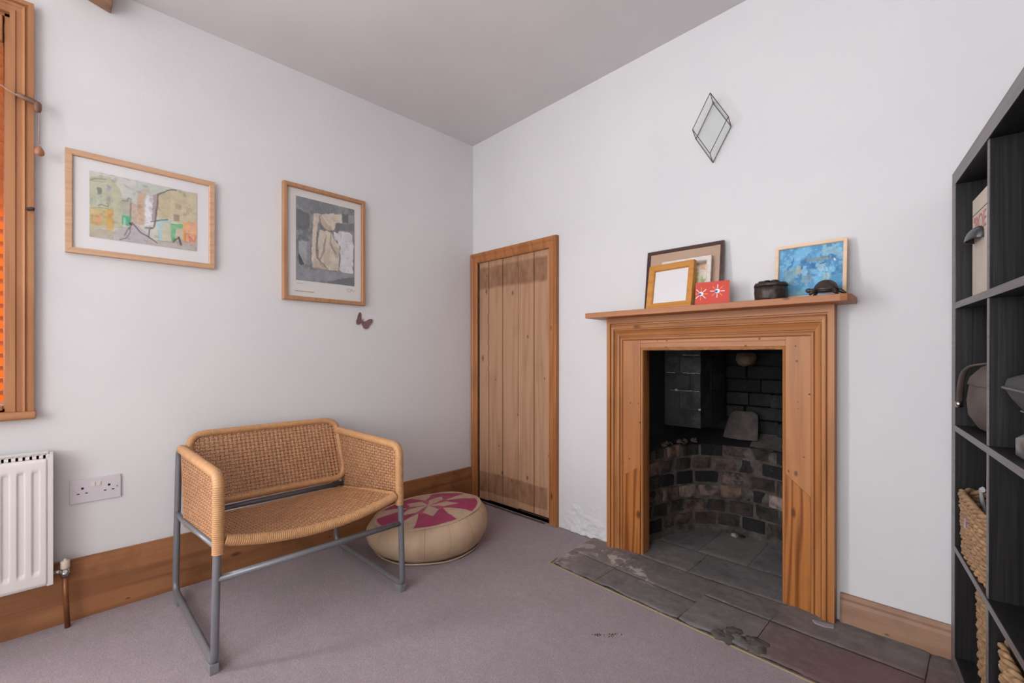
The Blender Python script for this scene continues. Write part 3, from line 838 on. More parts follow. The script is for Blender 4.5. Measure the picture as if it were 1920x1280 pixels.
cv.poly([(470, 510), (540, 498), (605, 520), (615, 610), (610, 800), (520, 790), (520, 600), (480, 560)], (206, 204, 206), .95, .03, o=6)
cv.poly([(480, 450), (620, 450), (620, 500), (540, 498), (480, 505)], (96, 96, 98), .7, o=6)
cv.poly([(535, 380), (578, 385), (580, 440), (535, 440)], (74, 76, 80), .85, o=7)
cv.poly([(578, 385), (621, 395), (621, 440), (578, 440)], (140, 138, 138), .8, o=8)
B1, B2, B3 = (204, 188, 168), (170, 150, 132), (106, 92, 86)
cv.poly([(330, 378), (375, 374), (362, 450), (352, 520), (350, 640), (380, 740), (440, 775), (320, 750), (314, 640), (322, 480)], B1, .95, o=9)
cv.poly([(352, 500), (365, 560), (350, 640), (380, 720), (345, 690), (345, 560)], B3, .8, o=10)
cv.poly([(375, 380), (530, 378), (535, 440), (490, 445), (478, 490), (440, 500), (400, 470), (380, 430)], B1, .95, o=11)
cv.poly([(375, 380), (400, 385), (440, 440), (470, 495), (430, 498), (385, 460)], B2, .85, o=12)
cv.line([(395, 395), (440, 450)], .012, (204, 196, 186), .8, o=12)
cv.poly([(400, 470), (440, 500), (470, 492), (450, 515), (405, 500)], B3, .8, o=13)
cv.poly([(375, 490), (460, 510), (475, 560), (515, 600), (512, 690), (505, 778), (440, 772), (390, 720), (365, 690), (360, 560)], B1, .95, o=14)
cv.poly([(405, 560), (420, 540), (410, 640), (385, 700), (370, 710), (395, 640)], B3, .7, o=15)
cv.poly([(440, 570), (470, 600), (515, 620), (505, 700), (480, 680), (455, 620)], B2, .7, o=16)
cv.poly([(395, 660), (440, 640), (445, 760), (400, 720)], B2, .6, o=17)
cv.line([(455, 520), (450, 590), (465, 620), (490, 660)], .008, B3, .7, o=18)
cv.poly([(330, 690), (380, 720), (440, 775), (320, 755)], B2, .7, o=18)
cv.poly([(210, 760), (620, 800), (620, 830), (380, 855), (212, 840)], (128, 130, 136), .9, o=19)
cv.poly([(420, 860), (520, 835), (620, 830), (620, 888), (430, 865)], (92, 92, 94), .9, o=20)
cv.blot(30, 9, (70, 68, 68), .66, .8, .25)
cv.c = cv.c ** .82
cv.mesh('print', M['paint'], p2, -.1455, .150, .099, .503, -.0112, 1.06)
MB().box(-.150, -.060, -.0108, -.0098, .044, .048).build('caption_strip', M['tan_mount'], p2)
mb = MB(); mb.tube([(.122 + .010 * math.cos(t) * (1 + .3 * math.sin(3 * t)), -.0100, .075 + .008 * math.sin(t)) for t in np.linspace(0, 9, 40)], .0006, 5)
mb.tube([(.132, -.0100, .073), (.140, -.0100, .079), (.146, -.0100, .070), (.154, -.0100, .076)], .0006, 5)
mb.tube([(-.14 + i * .008, -.0100, .082 + .003 * (i % 2)) for i in range(5)], .0005, 5)
mb.build('signature', M['grey_metal'], p2, kind='stuff')
MB().box(-w / 2 + fw, w / 2 - fw, -.0175, -.0160, fw, h - fw).build('glass_pane', M['glass'], p2)

# ---- butterfly
mb = MB()
wingL = [(0, 0), (-.010, .010), (-.020, .034), (-.030, .042), (-.036, .034), (-.037, .014), (-.034, .002), (-.036, -.010), (-.030, -.026), (-.018, -.027), (-.006, -.016)]
bt = thing('butterfly_decoration', 'small mauve brown butterfly cutout on the wall below the torso print', 'wall decoration', (.001, -.7855, 1.128), (0, math.radians(0), math.pi / 2))
def wing(s, rot):
    P = [(x * s, z) for x, z in wingL]
    c, q = math.cos(rot), math.sin(rot)
    P = [(x * c - z * q, x * q + z * c) for x, z in P]
    n = len(P)
    top = [(x, -.002 - .10 * abs(x), z) for x, z in P]; bot = [(x, -.0005 - .10 * abs(x), z) for x, z in P]
    mb = MB(); mb.add(top + bot, [list(range(n)), list(range(n, 2 * n))[::-1]] + [(i, (i + 1) % n, n + (i + 1) % n, n + i) for i in range(n)])
    return mb
wing(1, math.radians(-20)).build('wing', M['butterfly'], bt)
wing(-1.25, math.radians(-32)).build('wing', M['butterfly'], bt)
MB().tube([(-.004, -.003, -.020), (0, -.0035, 0), (.004, -.003, .016)], [.001, .0018, .001], 8).build('body', M['butterfly'], bt)

# ------------------------------------------------------------------ plank door
dr = thing('door_1', 'low stripped pine plank door in the corner', loc=(.36, 0, 0), kind='structure')
mb = MB(); xs = [.0555, .146, .2732, .4057, .5338, .6585]
for i, (a, b2) in enumerate(zip(xs[:-1], xs[1:])):
    bz = .012 + (.018 * (a - .06)) / .6 + .004 * (i % 2)
    mb.box(a + .0024, b2 - .0024, .006 + .0015 * ((i * 7) % 3 - 1), .030, bz, 1.556)
mb.build('door_leaf', M['door'], dr, world=True, bevel=.0022)
mb = MB(); mb.box(.04, .69, .032, .052, .002, 1.57); mb.build('door_backing', M['dark_gap'], dr, world=True)
mb = MB(); mb.box(.630, .6555, .0035, .0058, .695, .765); mb.build('lock_patch', M['door'], dr, world=True)
mb = MB()
pr = [(0, 0), (0, .012), (.006, .016), (.020, .018), (.034, .018), (.041, .023), (.050, .026), (.060, .026), (.060, 0)]
fm = MB(); fm.frame(.0555, .6615, .002, 1.5475, pr, 'lrt')
# left upright is cut narrow against the corner
fm.v = [(max(x, .0125) if z < 1.5475 + .02 else max(x, .004), y, z) for x, y, z in fm.v]
mb.add(fm.v, fm.f); mb.build('architrave', M['arch_z'], dr, world=True)
mb = MB(); mb.box(.0525, .0605, -.004, .02, .004, 1.5465); mb.build('door_stop', M['dark_gap'], dr, world=True)
tag(MB().add([(.06 + .58 * u, -.012 - .022 * v + .006 * nz((u * 9, v * 3, 0)), .0015 + .004 * max(0, nz((u * 40, v * 9, 1)))) for v in (0, .5, 1) for u in np.linspace(0, 1, 60)],
    [(j * 60 + i, j * 60 + i + 1, (j + 1) * 60 + i + 1, (j + 1) * 60 + i) for j in range(2) for i in range(59)]).build('dust_line', M['crumbs'], kind='stuff'),
    'line of dark dust and frayed carpet under the plank door', 'dust')

# ------------------------------------------------------------------ wicker
def weave(mb, P, nu, nv, wu, wv, amp, thick, mi=0, n=6, ss=3):
    def nor(u, v):
        e = 1e-3
        a = Vector(P(min(1, u + e), v)) - Vector(P(max(0, u - e), v)); b2 = Vector(P(u, min(1, v + e))) - Vector(P(u, max(0, v - e)))
        c = a.cross(b2)
        return c.normalized() if c.length > 0 else Vector((0, 0, 1))
    def strand(pts, nrm, w):
        m = len(pts); vs = []
        for i in range(m):
            t = (pts[min(m - 1, i + 1)] - pts[max(0, i - 1)]).normalized()
            B = t.cross(nrm[i]).normalized(); Nn = B.cross(t)
            for k in range(n):
                a = 2 * math.pi * k / n
                vs.append(pts[i] + B * math.cos(a) * w + Nn * math.sin(a) * thick)
        fs = [(i * n + k, i * n + (k + 1) % n, (i + 1) * n + (k + 1) % n, (i + 1) * n + k) for i in range(m - 1) for k in range(n)]
        mb.add(vs, fs, mi, True)
    for i in range(nu):
        u = (i + .5) / nu; pts = []; nr = []
        for j in range(nv * ss + 1):
            v = j / (nv * ss); q = nor(u, v)
            pts.append(Vector(P(u, v)) + q * amp * math.cos(math.pi * (v * nv - .5 + i))); nr.append(q)
        strand(pts, nr, wu)
    for j in range(nv):
        v = (j + .5) / nv; pts = []; nr = []
        for i in range(nu * ss + 1):
            u = i / (nu * ss); q = nor(u, v)
            pts.append(Vector(P(u, v)) - q * amp * math.cos(math.pi * (u * nu - .5 + j))); nr.append(q)
        strand(pts, nr, wv)

def roundpath(pts, rads, seg=7):
    out = []
    n = len(pts)
    for i, p in enumerate(pts):
        p = Vector(p)
        if rads[i] <= 0: out.append(p); continue
        a = Vector(pts[(i - 1) % n]); b2 = Vector(pts[(i + 1) % n])
        r = rads[i]; pa = p + (a - p).normalized() * r; pb = p + (b2 - p).normalized() * r
        for k in range(seg + 1):
            t = k / seg
            out.append(pa * (1 - t) ** 2 + p * 2 * t * (1 - t) + pb * t * t)
    return out
def resample(path, step, closed=False):
    P = [Vector(p) for p in path]
    if closed: P = P + [P[0]]
    L = [0]
    for a, b2 in zip(P[:-1], P[1:]): L.append(L[-1] + (b2 - a).length)
    m = max(2, int(L[-1] / step)); out = []; k = 0
    for i in range(m + (0 if closed else 1)):
        s = L[-1] * i / m
        while k < len(L) - 2 and L[k + 1] < s: k += 1
        t = (s - L[k]) / max(1e-9, L[k + 1] - L[k])
        out.append(P[k].lerp(P[k + 1], t))
    return out
def wrapped(mb, path, r, pitch=.0062, closed=False, mi=0, n=12):
    p = resample(path, pitch / 4, closed)
    mb.tube(p, [r * (1 + .085 * abs(math.sin(math.pi * i / 4.0))) - r * .03 for i in range(len(p))], n, closed, mi)

ch = thing('rattan_armchair', 'wide woven cane armchair on grey tubular steel frame', 'chair', (.40, -1.295, 0))
TR = .0112
XR, XF = .095, .692
loops = {}
for s, yt, yb in ((-1, -1.602, -1.614), (1, -.987, -.971)):
    def yy(z): return yb + (yt - yb) * min(1, max(0, z / .585))
    pts = [(XR, yy(.585), .585), (XF, yy(.585), .585), (XF, yy(.03), .0285), (XR, yy(.03), .0285)]
    loop = roundpath(pts, [.045, .045, .030, .045])
    MB().tube(loop, TR, 12, True).build('side_frame', M['grey_tube'], ch, world=True)
    for x in (XF - .012,):
        MB().hexa([(x - .030, yb - .0125, 0), (x + .018, yb - .0125, 0), (x - .030, yb + .0125, 0), (x + .018, yb + .0125, 0),
                   (x - .030, yb - .0125, .022), (x + .018, yb - .0125, .030), (x - .030, yb + .0125, .022), (x + .018, yb + .0125, .030)]).build('foot', M['grey_plastic'], ch, world=True, bevel=.002)
    MB().box(XR + .045, XR + .085, yb - .010, yb + .010, 0, .019).build('foot', M['grey_plastic'], ch, world=True, bevel=.002)
    # seat rail from back leg to front leg
    MB().tube([(XR, yy(.33), .331), (.20, yy(.33), .326), (XF, yy(.36), .372)], .0088, 10).build('seat_rail', M['grey_tube'], ch, world=True)
    # arm panel
    y0 = yt
    def AP(u, v, y0=y0):
        zt = .583; xb = .150 + .050 * (1 - v); x = xb + (XF - xb) * u
        zb = .306 + .062 * (x - .2) / .49
        bulge = .006 * math.sin(math.pi * u) * math.sin(math.pi * v) * (1 if y0 < -1.3 else -1)
        return (x, y0 + bulge, zb + (zt - zb) * v)
    mb = MB(); weave(mb, AP, 34, 20, .0052, .0047, .0020, .0014)
    mb.tube(resample([AP(0, 0), AP(0, 1)], .01), .004, 8)
    mb.tube(resample([AP(0, 0), AP(1, 0)], .01), .0045, 8)
    ap = mb.build('arm_panel', M['rattan'], ch, world=True, fix=False)
    mb = MB()
    rim = roundpath([(.140, y0, .585), (XF, y0, .585), (XF, y0 - (.002 if y0 < -1.3 else -.002), .352)], [0, .045, 0])
    wrapped(mb, rim, .0158)
    mb.build('arm_rim', M['rattan_wrap'], ap, world=True, fix=False)
MB().tube([(XF, -1.608, .277), (XF, -.979, .277)], .0105, 12).build('front_stretcher', M['grey_tube'], ch, world=True)
MB().tube([(.200, -1.600, .341), (.200, -.985, .341)], .0105, 12).build('rear_stretcher', M['grey_tube'], ch, world=True)
for y in (-1.50, -1.03):
    MB().tube([(.200, y, .341), (.194, y, .385), (.16, y, .47)], .006, 8).build('back_bracket', M['grey_tube'], ch, world=True)
# seat
YA, YB = -1.586, -1.003
def SP(u, v):
    y = YA + (YB - YA) * u; x = .215 + (XF - .004 - .215) * v
    edge = .325 + .074 * v ** .85
    sag = (.004 + .040 * v) * math.sin(math.pi * u) ** .8
    return (x, y, edge - sag)
mb = MB(); weave(mb, SP, 42, 32, .0050, .0054, .0018, .0014)
st = mb.build('seat', M['rattan'], ch, world=True, fix=False)
mb = MB()
front = [Vector(SP(u, 1)) + Vector((0, 0, -.010)) for u in np.linspace(0, 1, 40)]
wrapped(mb, front, .0165)
side = [[SP(a, v) for v in np.linspace(0, 1, 12)] for a in (0, 1)]
for q in side: mb.tube(q, .007, 8)
mb.tube([Vector(SP(u, 0)) for u in np.linspace(0, 1, 20)], .008, 8)
mb.build('seat_rim', M['rattan_wrap'], st, world=True, fix=False)
# backrest
BYA, BYB = -1.577, -.985
def BP(u, v):
    y = BYA + (BYB - BYA) * u
    bow = .010 * math.sin(math.pi * u)
    return (.222 - .104 * v - bow, y, .374 + .258 * v)
def BPr(u, v):   # keeps strands inside the rounded corners
    return BP(u, v)
mb = MB(); weave(mb, lambda u, v: BP(.012 + .976 * u, .02 + .96 * v), 36, 19, .0062, .0050, .0020, .0013)
def inside(p):
    u = (p[1] - BYA) / (BYB - BYA) * .592; v = (p[2] - .374) / .258 * .278
    r = .055
    cx = min(max(u, r), .592 - r); cz = min(max(v, r), .278 - r)
    return math.hypot(u - cx, v - cz) <= r + .003
keep = [i for i, f in enumerate(mb.f) if all(inside(mb.v[k]) for k in f)]
mb.f = [mb.f[i] for i in keep]; mb.mi = [mb.mi[i] for i in keep]; mb.sm = [mb.sm[i] for i in keep]
bk = mb.build('backrest', M['rattan'], ch, world=True, fix=False)
mb = MB()
rim = roundpath([(0, 0, 0), (.592, 0, 0), (.592, 0, .278), (0, 0, .278)], [.06] * 4)
rim = [BP(p.x / .592, p.z / .278) for p in resample(rim, .01, True)]
wrapped(mb, rim, .0135, .0062, True)
mb.build('backrest_rim', M['rattan_wrap'], bk, world=True, fix=False)

# ------------------------------------------------------------------ leather pouf
PC = (.372, -.622)
pf = thing('leather_pouf', 'round cream leather pouf with pink petal top on the carpet in the corner', 'pouf', (PC[0], PC[1], 0))
rv = (math.cos(YAW), math.sin(YAW))
def pshear(p, a=0):
    l = (p[0] * rv[0] + p[1] * rv[1]) / .3
    f = (p[2] / .185)
    d = (-p[0] * -math.sin(YAW) - p[1] * math.cos(YAW)) / .3
    return Vector((p[0], p[1], p[2] * .95 * (1 + .20 * l)))
prof = [(.005, .000), (.20, .000), (.245, .006), (.275, .030), (.294, .065), (.302, .098), (.297, .128), (.284, .152), (.268, .168), (.262, .173)]
def pbody(p, a):
    k = 1 + .010 * nz((math.cos(a) * 3, math.sin(a) * 3, p[2] * 9), 1.3, 4)
    pan = abs(math.sin(a * 8))
    k *= 1 - .006 * (1 - min(1, pan * 4)) * min(1, p[2] * 20)
    q = Vector((p[0] * k, p[1] * k, p[2]))
    return pshear(q)
MB().lathe(prof, n=160, fn=pbody).build('body', M['leather'], pf)
# patterned top
NA, NR = 360, 90
mb = MB(); vs = []; cs_ = []
CRM, MAG, PNK_GLOSS = (.56, .405, .285), (.38, .036, .110), (.42, .075, .135)
def top_col(r, a):
    K = 5; w = 2 * math.pi / K
    t = (((a - math.radians(-27)) / w + .5) % 1 - .5) * w     # angle from the middle of the heart
    if r > .955: return CRM
    x, y = abs(r * math.sin(t)), r * math.cos(t)
    star = x < (.46 * y if y < .33 else .152 * (.60 - y) / .27)
    if y < .60 and star: return CRM
    tb = w / 2 - abs(t)
    xl, yl = r * math.sin(tb), r * math.cos(tb)
    if yl > .40 and xl < .21 * ((yl - .40) / .52) ** .75: return CRM
    return MAG if r > .40 else PNK_GLOSS  # inner slivers lighter: gloss of the leather put into the colour
for j in range(NR + 1):
    r = j / NR
    for i in range(NA):
        a = 2 * math.pi * i / NA
        z = .173 + .022 * (1 - r ** 2.2) + .003 * nz((r * math.cos(a) * 4, r * math.sin(a) * 4, 2), 1)
        p = pshear(Vector((r * .262 * math.cos(a), r * .262 * math.sin(a), z)))
        vs.append(p); cs_.append(top_col(r, a) + (1,))
fs = [(j * NA + i, j * NA + (i + 1) % NA, (j + 1) * NA + (i + 1) % NA, (j + 1) * NA + i) for j in range(NR) for i in range(NA)]
mb.add(vs, fs, 0, True); mb.c = cs_
mb.build('top_panel', M['pouf_top'], pf)
mb = MB()
for rr, zz, w in ((.264, .173, .0042), (.262, .008, .0035)):
    mb.tube([pshear(Vector((rr * math.cos(a), rr * math.sin(a), zz + .002 * math.sin(a * 7)))) for a in np.linspace(0, 2 * math.pi, 90, endpoint=False)], w, 8, True)
mb.build('piping', M['leather'], pf)
mb = MB()
for k in range(16):
    a = 2 * math.pi * (k + .3) / 16
    pp = []
    for (r, z) in prof[2:]:
        pp.append(pbody(Vector((r * math.cos(a) * 1.0005, r * math.sin(a) * 1.0005, z)), a))
    mb.tube(pp, .0011, 5)
mb.build('seam', M['leather_seam'], pf, kind='stuff')

# ------------------------------------------------------------------ glass diamond on the wall
fr = [Vector(p) for p in ((1.5571, -.06, 2.0276), (1.4845, -.06, 1.9014), (1.5561, -.06, 1.7783), (1.6282, -.06, 1.9033))]
bk_ = [Vector(p) for p in ((1.5494, -.006, 2.0098), (1.4768, -.006, 1.8836), (1.5484, -.006, 1.7595), (1.6210, -.006, 1.8859))]
dm = thing('glass_diamond', 'diamond shaped leaded glass box hanging on the wall above the mantelpiece', 'wall decoration', (1.553, -.006, 1.885))
mb = MB()
for i in range(4):
    j = (i + 1) % 4
    mb.tube([fr[i], fr[j]], .0016, 8); mb.tube([bk_[i], bk_[j]], .0016, 8); mb.tube([fr[i], bk_[i]], .0016, 8)
mb.build('leading', M['lead'], dm, world=True)
mb = MB()
def pane(q, t=.0006):
    n = (q[1] - q[0]).cross(q[2] - q[0]).normalized() * t
    mb.add([p + n for p in q] + [p - n for p in q], [(0, 1, 2, 3), (7, 6, 5, 4), (0, 4, 5, 1), (1, 5, 6, 2), (2, 6, 7, 3), (3, 7, 4, 0)])
pane(bk_)
for i in (0, 2, 3): pane([fr[i], fr[(i + 1) % 4], bk_[(i + 1) % 4], bk_[i]])
pane(fr)
mb.build('glass_panes', M['glass_green'], dm, world=True)
tag(MB().tube([(1.5515, .004, 2.012), (1.5515, -.010, 2.014)], .0016, 8).build('picture_nail', M['rust']), 'small nail holding the glass diamond', 'nail')

# ------------------------------------------------------------------ fireplace surround
OX0, OX1, OZ = 1.2235, 1.8205, .969
LX0, LX1 = 1.060, 1.976
sf = thing('fireplace_surround', 'stripped pine fireplace surround with mantel shelf', 'fireplace', (1.52, 0, .01))
# mantel shelf
mb = MB()
mb.prism([(.9975, -.002), (.9975, -.146), (1.003, -.150), (2.005, -.150), (2.024, -.143), (2.033, -.122), (2.033, -.002)], 1.1245, 1.1490, 'z')
mb.build('mantel_shelf', M['mantel'], sf, world=True, bevel=.0025)
# flat boards
FY = .024
mb = MB(); mb.box(LX0 + .004, OX0, -FY, -.001, .010, 1.120); lg = mb.build('left_board', M['fire_z'], sf, world=True, bevel=.0012)
mb = MB(); mb.box(OX1, LX1 - .004, -FY, -.001, .010, 1.120); rg = mb.build('right_board', M['fire_z'], sf, world=True, bevel=.0012)
mb = MB(); mb.box(OX0, OX1, -FY + .001, -.001, OZ + .012, 1.120); mb.box(OX0 + .001, OX1 - .001, -FY - .003, -FY + .001, 1.002, 1.0055)
mb.build('header_board', M['fire_head'], sf, world=True, bevel=.0012)
# bead round the opening
mb = MB(); fm = MB(); fm.frame(OX0 + .010, OX1 - .010, .010, OZ + .002, [(-.002, -.02), (-.002, .016), (.001, .021), (.005, .023), (.009, .021), (.011, .017), (.011, -.02)], 'lrt')
mb.add(fm.v, fm.f); mb.build('opening_bead', M['fire_mz'], sf, world=True)
# jamb linings
mb = MB(); mb.box(OX0 - .004, OX0 + .008, -.02, .05, .01, OZ); mb.box(OX1 - .008, OX1 + .004, -.02, .05, .01, OZ); mb.box(OX0, OX1, -.02, .05, OZ, OZ + .012)
mb.build('opening_lining', M['fire_new'], sf, world=True)
# bolection moulding
pm = [(0, .012), (0, .027), (.003, .032), (.008, .033), (.011, .030), (.012, .025), (.0145, .025), (.0155, .033), (.024, .037), (.031, .043), (.034, .048), (.0345, .044), (.037, .044), (.038, .050), (.0465, .052), (.050, .050), (.0515, .042), (.055, .042), (.056, .052), (.074, .052), (.074, .0)]
IL, IR, IT = 1.1335, 1.9015, 1.0165
mb = MB(); fm = MB(); fm.frame(IL, IR, .010, IT, pm, 'lrt')
# the top run is taller than the uprights are wide
for i, (x, y, z) in enumerate(fm.v):
    if z > IT: fm.v[i] = (x, y, min(1.1245, IT + (z - IT) * 1.46))
nside = 2 * len(pm)
for a, key in ((0, 'z'), (nside, 'x'), (2 * nside, 'z')):
    pass
L3 = len(pm)
def run(k, name, mat):
    q = MB(); vs = fm.v[k * nside:(k + 1) * nside]
    fs = [(i, (i + 1) % L3, L3 + (i + 1) % L3, L3 + i) for i in range(L3)] + [list(range(L3))[::-1], list(range(L3, 2 * L3))]
    q.add(vs, fs); return q.build(name, mat, sf, world=True)
run(0, 'upright_moulding', M['fire_mz']); run(1, 'top_moulding', M['fire_x']); run(2, 'upright_moulding', M['fire_mz'])
# newer spliced feet
mb = MB(); mb.prism([(1.1355, .0105), (OX0 + .0008, .0105), (OX0 + .0008, .425), (1.1355, .367)], -FY - .0025, -FY + .004, 'y')
mb.build('spliced_foot', M['fire_new'], lg, world=True, label='redder newer pine piece let into the left upright')
mb = MB(); mb.prism([(OX1 - .0008, .0105), (1.9005, .0105), (1.9005, .428), (OX1 - .0008, .500)], -FY - .0025, -FY + .004, 'y')
mb.build('spliced_foot', M['fire_new'], rg, world=True, label='streaky newer pine piece let into the right upright')
mb = MB(); mb.box(LX0 + .0005, LX0 + .003, -.0525, -.001, .0105, .42)
mb.build('foot_edge', M['fire_new'], lg, world=True)

# ------------------------------------------------------------------ firebox
fb = thing('brick_firebox', 'sooty black curved brick firebox inside the pine surround', 'fireplace', (1.52, .25, .0))
plan = [(1.172, .02), (1.186, .12), (1.205, .215), (1.232, .33), (1.285, .440), (1.36, .505), (1.45, .537), (1.56, .545), (1.66, .525), (1.745, .465), (1.80, .37), (1.835, .25), (1.852, .12), (1.858, .02)]
cur = resample([Vector((x, y, 0)) for x, y in plan], .004)
arc = len(cur)
def brick(mb, pts, z0, z1, depth, col):
    # brick bent to the curve: pts is a list of (point, inward normal)
    vs = []; m = len(pts)
    j = [random.uniform(-.004, .004) for _ in range(4)]; jo = random.uniform(-.005, .006)
    for q, (p, n) in enumerate(pts):
        t = q / (m - 1)
        for (zz, dd) in ((z0 + j[0] * (1 - t) + j[1] * t, 0), (z1 + j[2] * (1 - t) + j[3] * t, 0)):
            r = jo + .006 * nz((p.x, p.y, zz), 30, 3)
            e = .005 if q in (0, m - 1) else 0
            vs.append(p + n * (r - e) + Vector((0, 0, zz)))
        vs.append(p - n * depth + Vector((0, 0, z1))); vs.append(p - n * depth + Vector((0, 0, z0)))
    fs = []
    for q in range(m - 1):
        for k in range(4):
            fs.append((q * 4 + k, q * 4 + (k + 1) % 4, (q + 1) * 4 + (k + 1) % 4, (q + 1) * 4 + k))
    fs += [(0, 3, 2, 1), ((m - 1) * 4, (m - 1) * 4 + 1, (m - 1) * 4 + 2, (m - 1) * 4 + 3)]
    mb.add(vs, fs, 0, False, col)
def normal_at(i):
    a, b2 = cur[max(0, i - 3)], cur[min(arc - 1, i + 3)]
    t = (b2 - a).normalized()
    return Vector((t.y, -t.x, 0))       # points into the hearth
PAL = [(.22, .155, .130), (.17, .105, .080), (.075, .055, .046), (.050, .038, .034), (.022, .019, .018), (.014, .013, .013), (.30, .225, .195), (.13, .090, .072)]
mb = MB(); zb = .045; hb = .0605; gap = .0125
z = .048
for c in range(6):
    i = int((-.5 if c % 2 else 0) * 24) - random.randint(0, 4)
    z0, z1 = z, z + hb
    while i < arc - 2:
        ln = random.choice((24, 26, 27, 25)) if c != 3 else random.choice((26, 30))
        a, b2 = max(0, i), min(arc - 1, i + ln)
        if b2 - a > 4:
            idx = np.linspace(a, b2, 6).astype(int)
            w = [.20, .24, .16, .10, .07, .05, .10, .14] if c < 3 else ([.02, .06, .2, .2, .25, .2, 0, .07] if c < 5 else [0, 0, .1, .1, .4, .4, 0, 0])
            w = np.array(w); w = w / w.sum()
            if b2 < arc * .28: w = np.array([.02, .05, .2, .25, .24, .2, .0, .04])
            cc = PAL[R_.choice(8, p=w / w.sum())]
            k = random.uniform(.75, 1.2)
            brick(mb, [(cur[q], normal_at(q)) for q in idx], z0, z1, .06, tuple(v * k for v in cc) + (1,))
        i += ln + 3
    z = z1 + gap
ZT = z - gap
mb.build('curved_brickwork', M['brick'], fb, world=True, bevel=.005, fix=True)
mb = MB()
vs = []
for q in range(0, arc, 3):
    n = normal_at(q)
    for zz in np.linspace(-.005, ZT - .004, 34):
        vs.append(cur[q] - n * (.0065 - .005 * nz((cur[q].x, cur[q].y, zz), 24, 5) - (.006 if zz < .04 else 0)) + Vector((0, 0, zz)))
nc = len(range(0, arc, 3))
mb.add(vs, [(i * 34 + k, i * 34 + k + 1, (i + 1) * 34 + k + 1, (i + 1) * 34 + k) for i in range(nc - 1) for k in range(33)], 0, True)
mb.build('mortar_backing', M['mortar'], fb, world=True, fix=False)
# ledge on top of the curved wall
mb = MB(); vs = []; K = 7
for q in range(0, arc, 3):
    n = normal_at(q); p = cur[q]
    for k in range(K):
        d = .0 + k * .030
        vs.append(p - n * d + Vector((0, 0, ZT - .004 + k * .010 + .010 * nz((p.x, p.y - k * .03, 0), 26, 1))))
mb.add(vs, [(i * K + k, i * K + k + 1, (i + 1) * K + k + 1, (i + 1) * K + k) for i in range(nc - 1) for k in range(K - 1)], 0, True)
mb.build('ledge', M['soot'], fb, world=True, fix=False)
mb = MB(); vs = []
q0 = int(arc * .50)
rng = list(range(q0, arc, 3))
for q in rng:
    n = normal_at(q); p = cur[q]
    for k in range(K):
        d = .004 + k * .029
        vs.append(p - n * d + Vector((0, 0, ZT + .004 + k * .011 + .006 * nz((p.x, p.y - k * .03, 0), 20, 2) - (.012 if q == rng[0] else 0))))
mb.add(vs, [(i * K + k, i * K + k + 1, (i + 1) * K + k + 1, (i + 1) * K + k) for i in range(len(rng) - 1) for k in range(K - 1)], 0, True)
mb.build('cement_flaunching', M['cement'], fb, world=True, fix=False)
# loose mortar lumps at the left of the ledge
mb = MB()
for k in range(12):
    q = int(arc * random.uniform(.10, .34)); p = cur[q] - normal_at(q) * random.uniform(.0, .05)
    r = random.uniform(.006, .020)
    mb.lathe([(.001, 0), (r, r * .25), (r * 1.05, r * .6), (r * .6, r * 1.05), (.001, r * 1.2)], (p.x, p.y, ZT - .004 + .008), 9,
             fn=lambda v, a: v + Vector((nz(v, 60, k), nz(v, 60, k + 3), nz(v, 60, k + 6))) * .016)
mb.build('mortar_lumps', M['cement'], fb, world=True, fix=False, kind='stuff')
# steel plate at the left cheek
MB().hexa([(1.196, .032, .540), (1.203, .032, .540), (1.196, .268, .545), (1.203, .268, .545), (1.196, .032, 1.30), (1.203, .032, 1.30), (1.196, .268, 1.30), (1.203, .268, 1.30)]).build('steel_cheek', M['steel'], fb, world=True)
# corbelled brick pier
mb = MB()
DK = [(.034, .034, .035), (.026, .026, .028), (.040, .038, .038), (.022, .022, .023)]
z = .590; c = 0
while z < 1.35:
    xs_ = [1.2045, 1.285, 1.392] if c % 2 else [1.2045, 1.340, 1.392]
    for a, b2 in zip(xs_[:-1], xs_[1:]):
        jj = random.uniform(-.003, .003)
        mb.box(a + .002, b2 - .002, .270 + jj, .40, z, z + .084, col=DK[random.randrange(4)] + (1,))
    mb.box(1.386, 1.391, .404, .60, z, z + .084, col=DK[random.randrange(4)] + (1,))
    z += .089; c += 1
mb.build('brick_pier', M['brick'], fb, world=True, bevel=.004)
mb = MB(); mb.box(1.203, 1.388, .274, .62, .586, 1.38); mb.build('pier_core', M['soot'], fb, world=True)
mb = MB()
for zz, xa, xb in ((.858, 1.215, 1.262), (.857, 1.30, 1.388), (.768, 1.235, 1.385), (.947, 1.30, 1.385)):
    mb.tube([(xx, .2700, zz + .002 * nz((xx, 0, zz), 60)) for xx in np.linspace(xa, xb, 16)], [.0022 * (.5 + abs(nz((xx, 3, zz), 90))) for xx in np.linspace(xa, xb, 16)], 5)
mb.lathe([(.001, -.006), (.008, -.004), (.009, .003), (.001, .007)], (1.268, .271, .770), 8)
mb.lathe([(.001, -.005), (.006, -.003), (.006, .003), (.001, .005)], (1.386, .270, .678), 8)
mb.build('pier_pointing', M['stone_bit'], fb, world=True, kind='stuff')
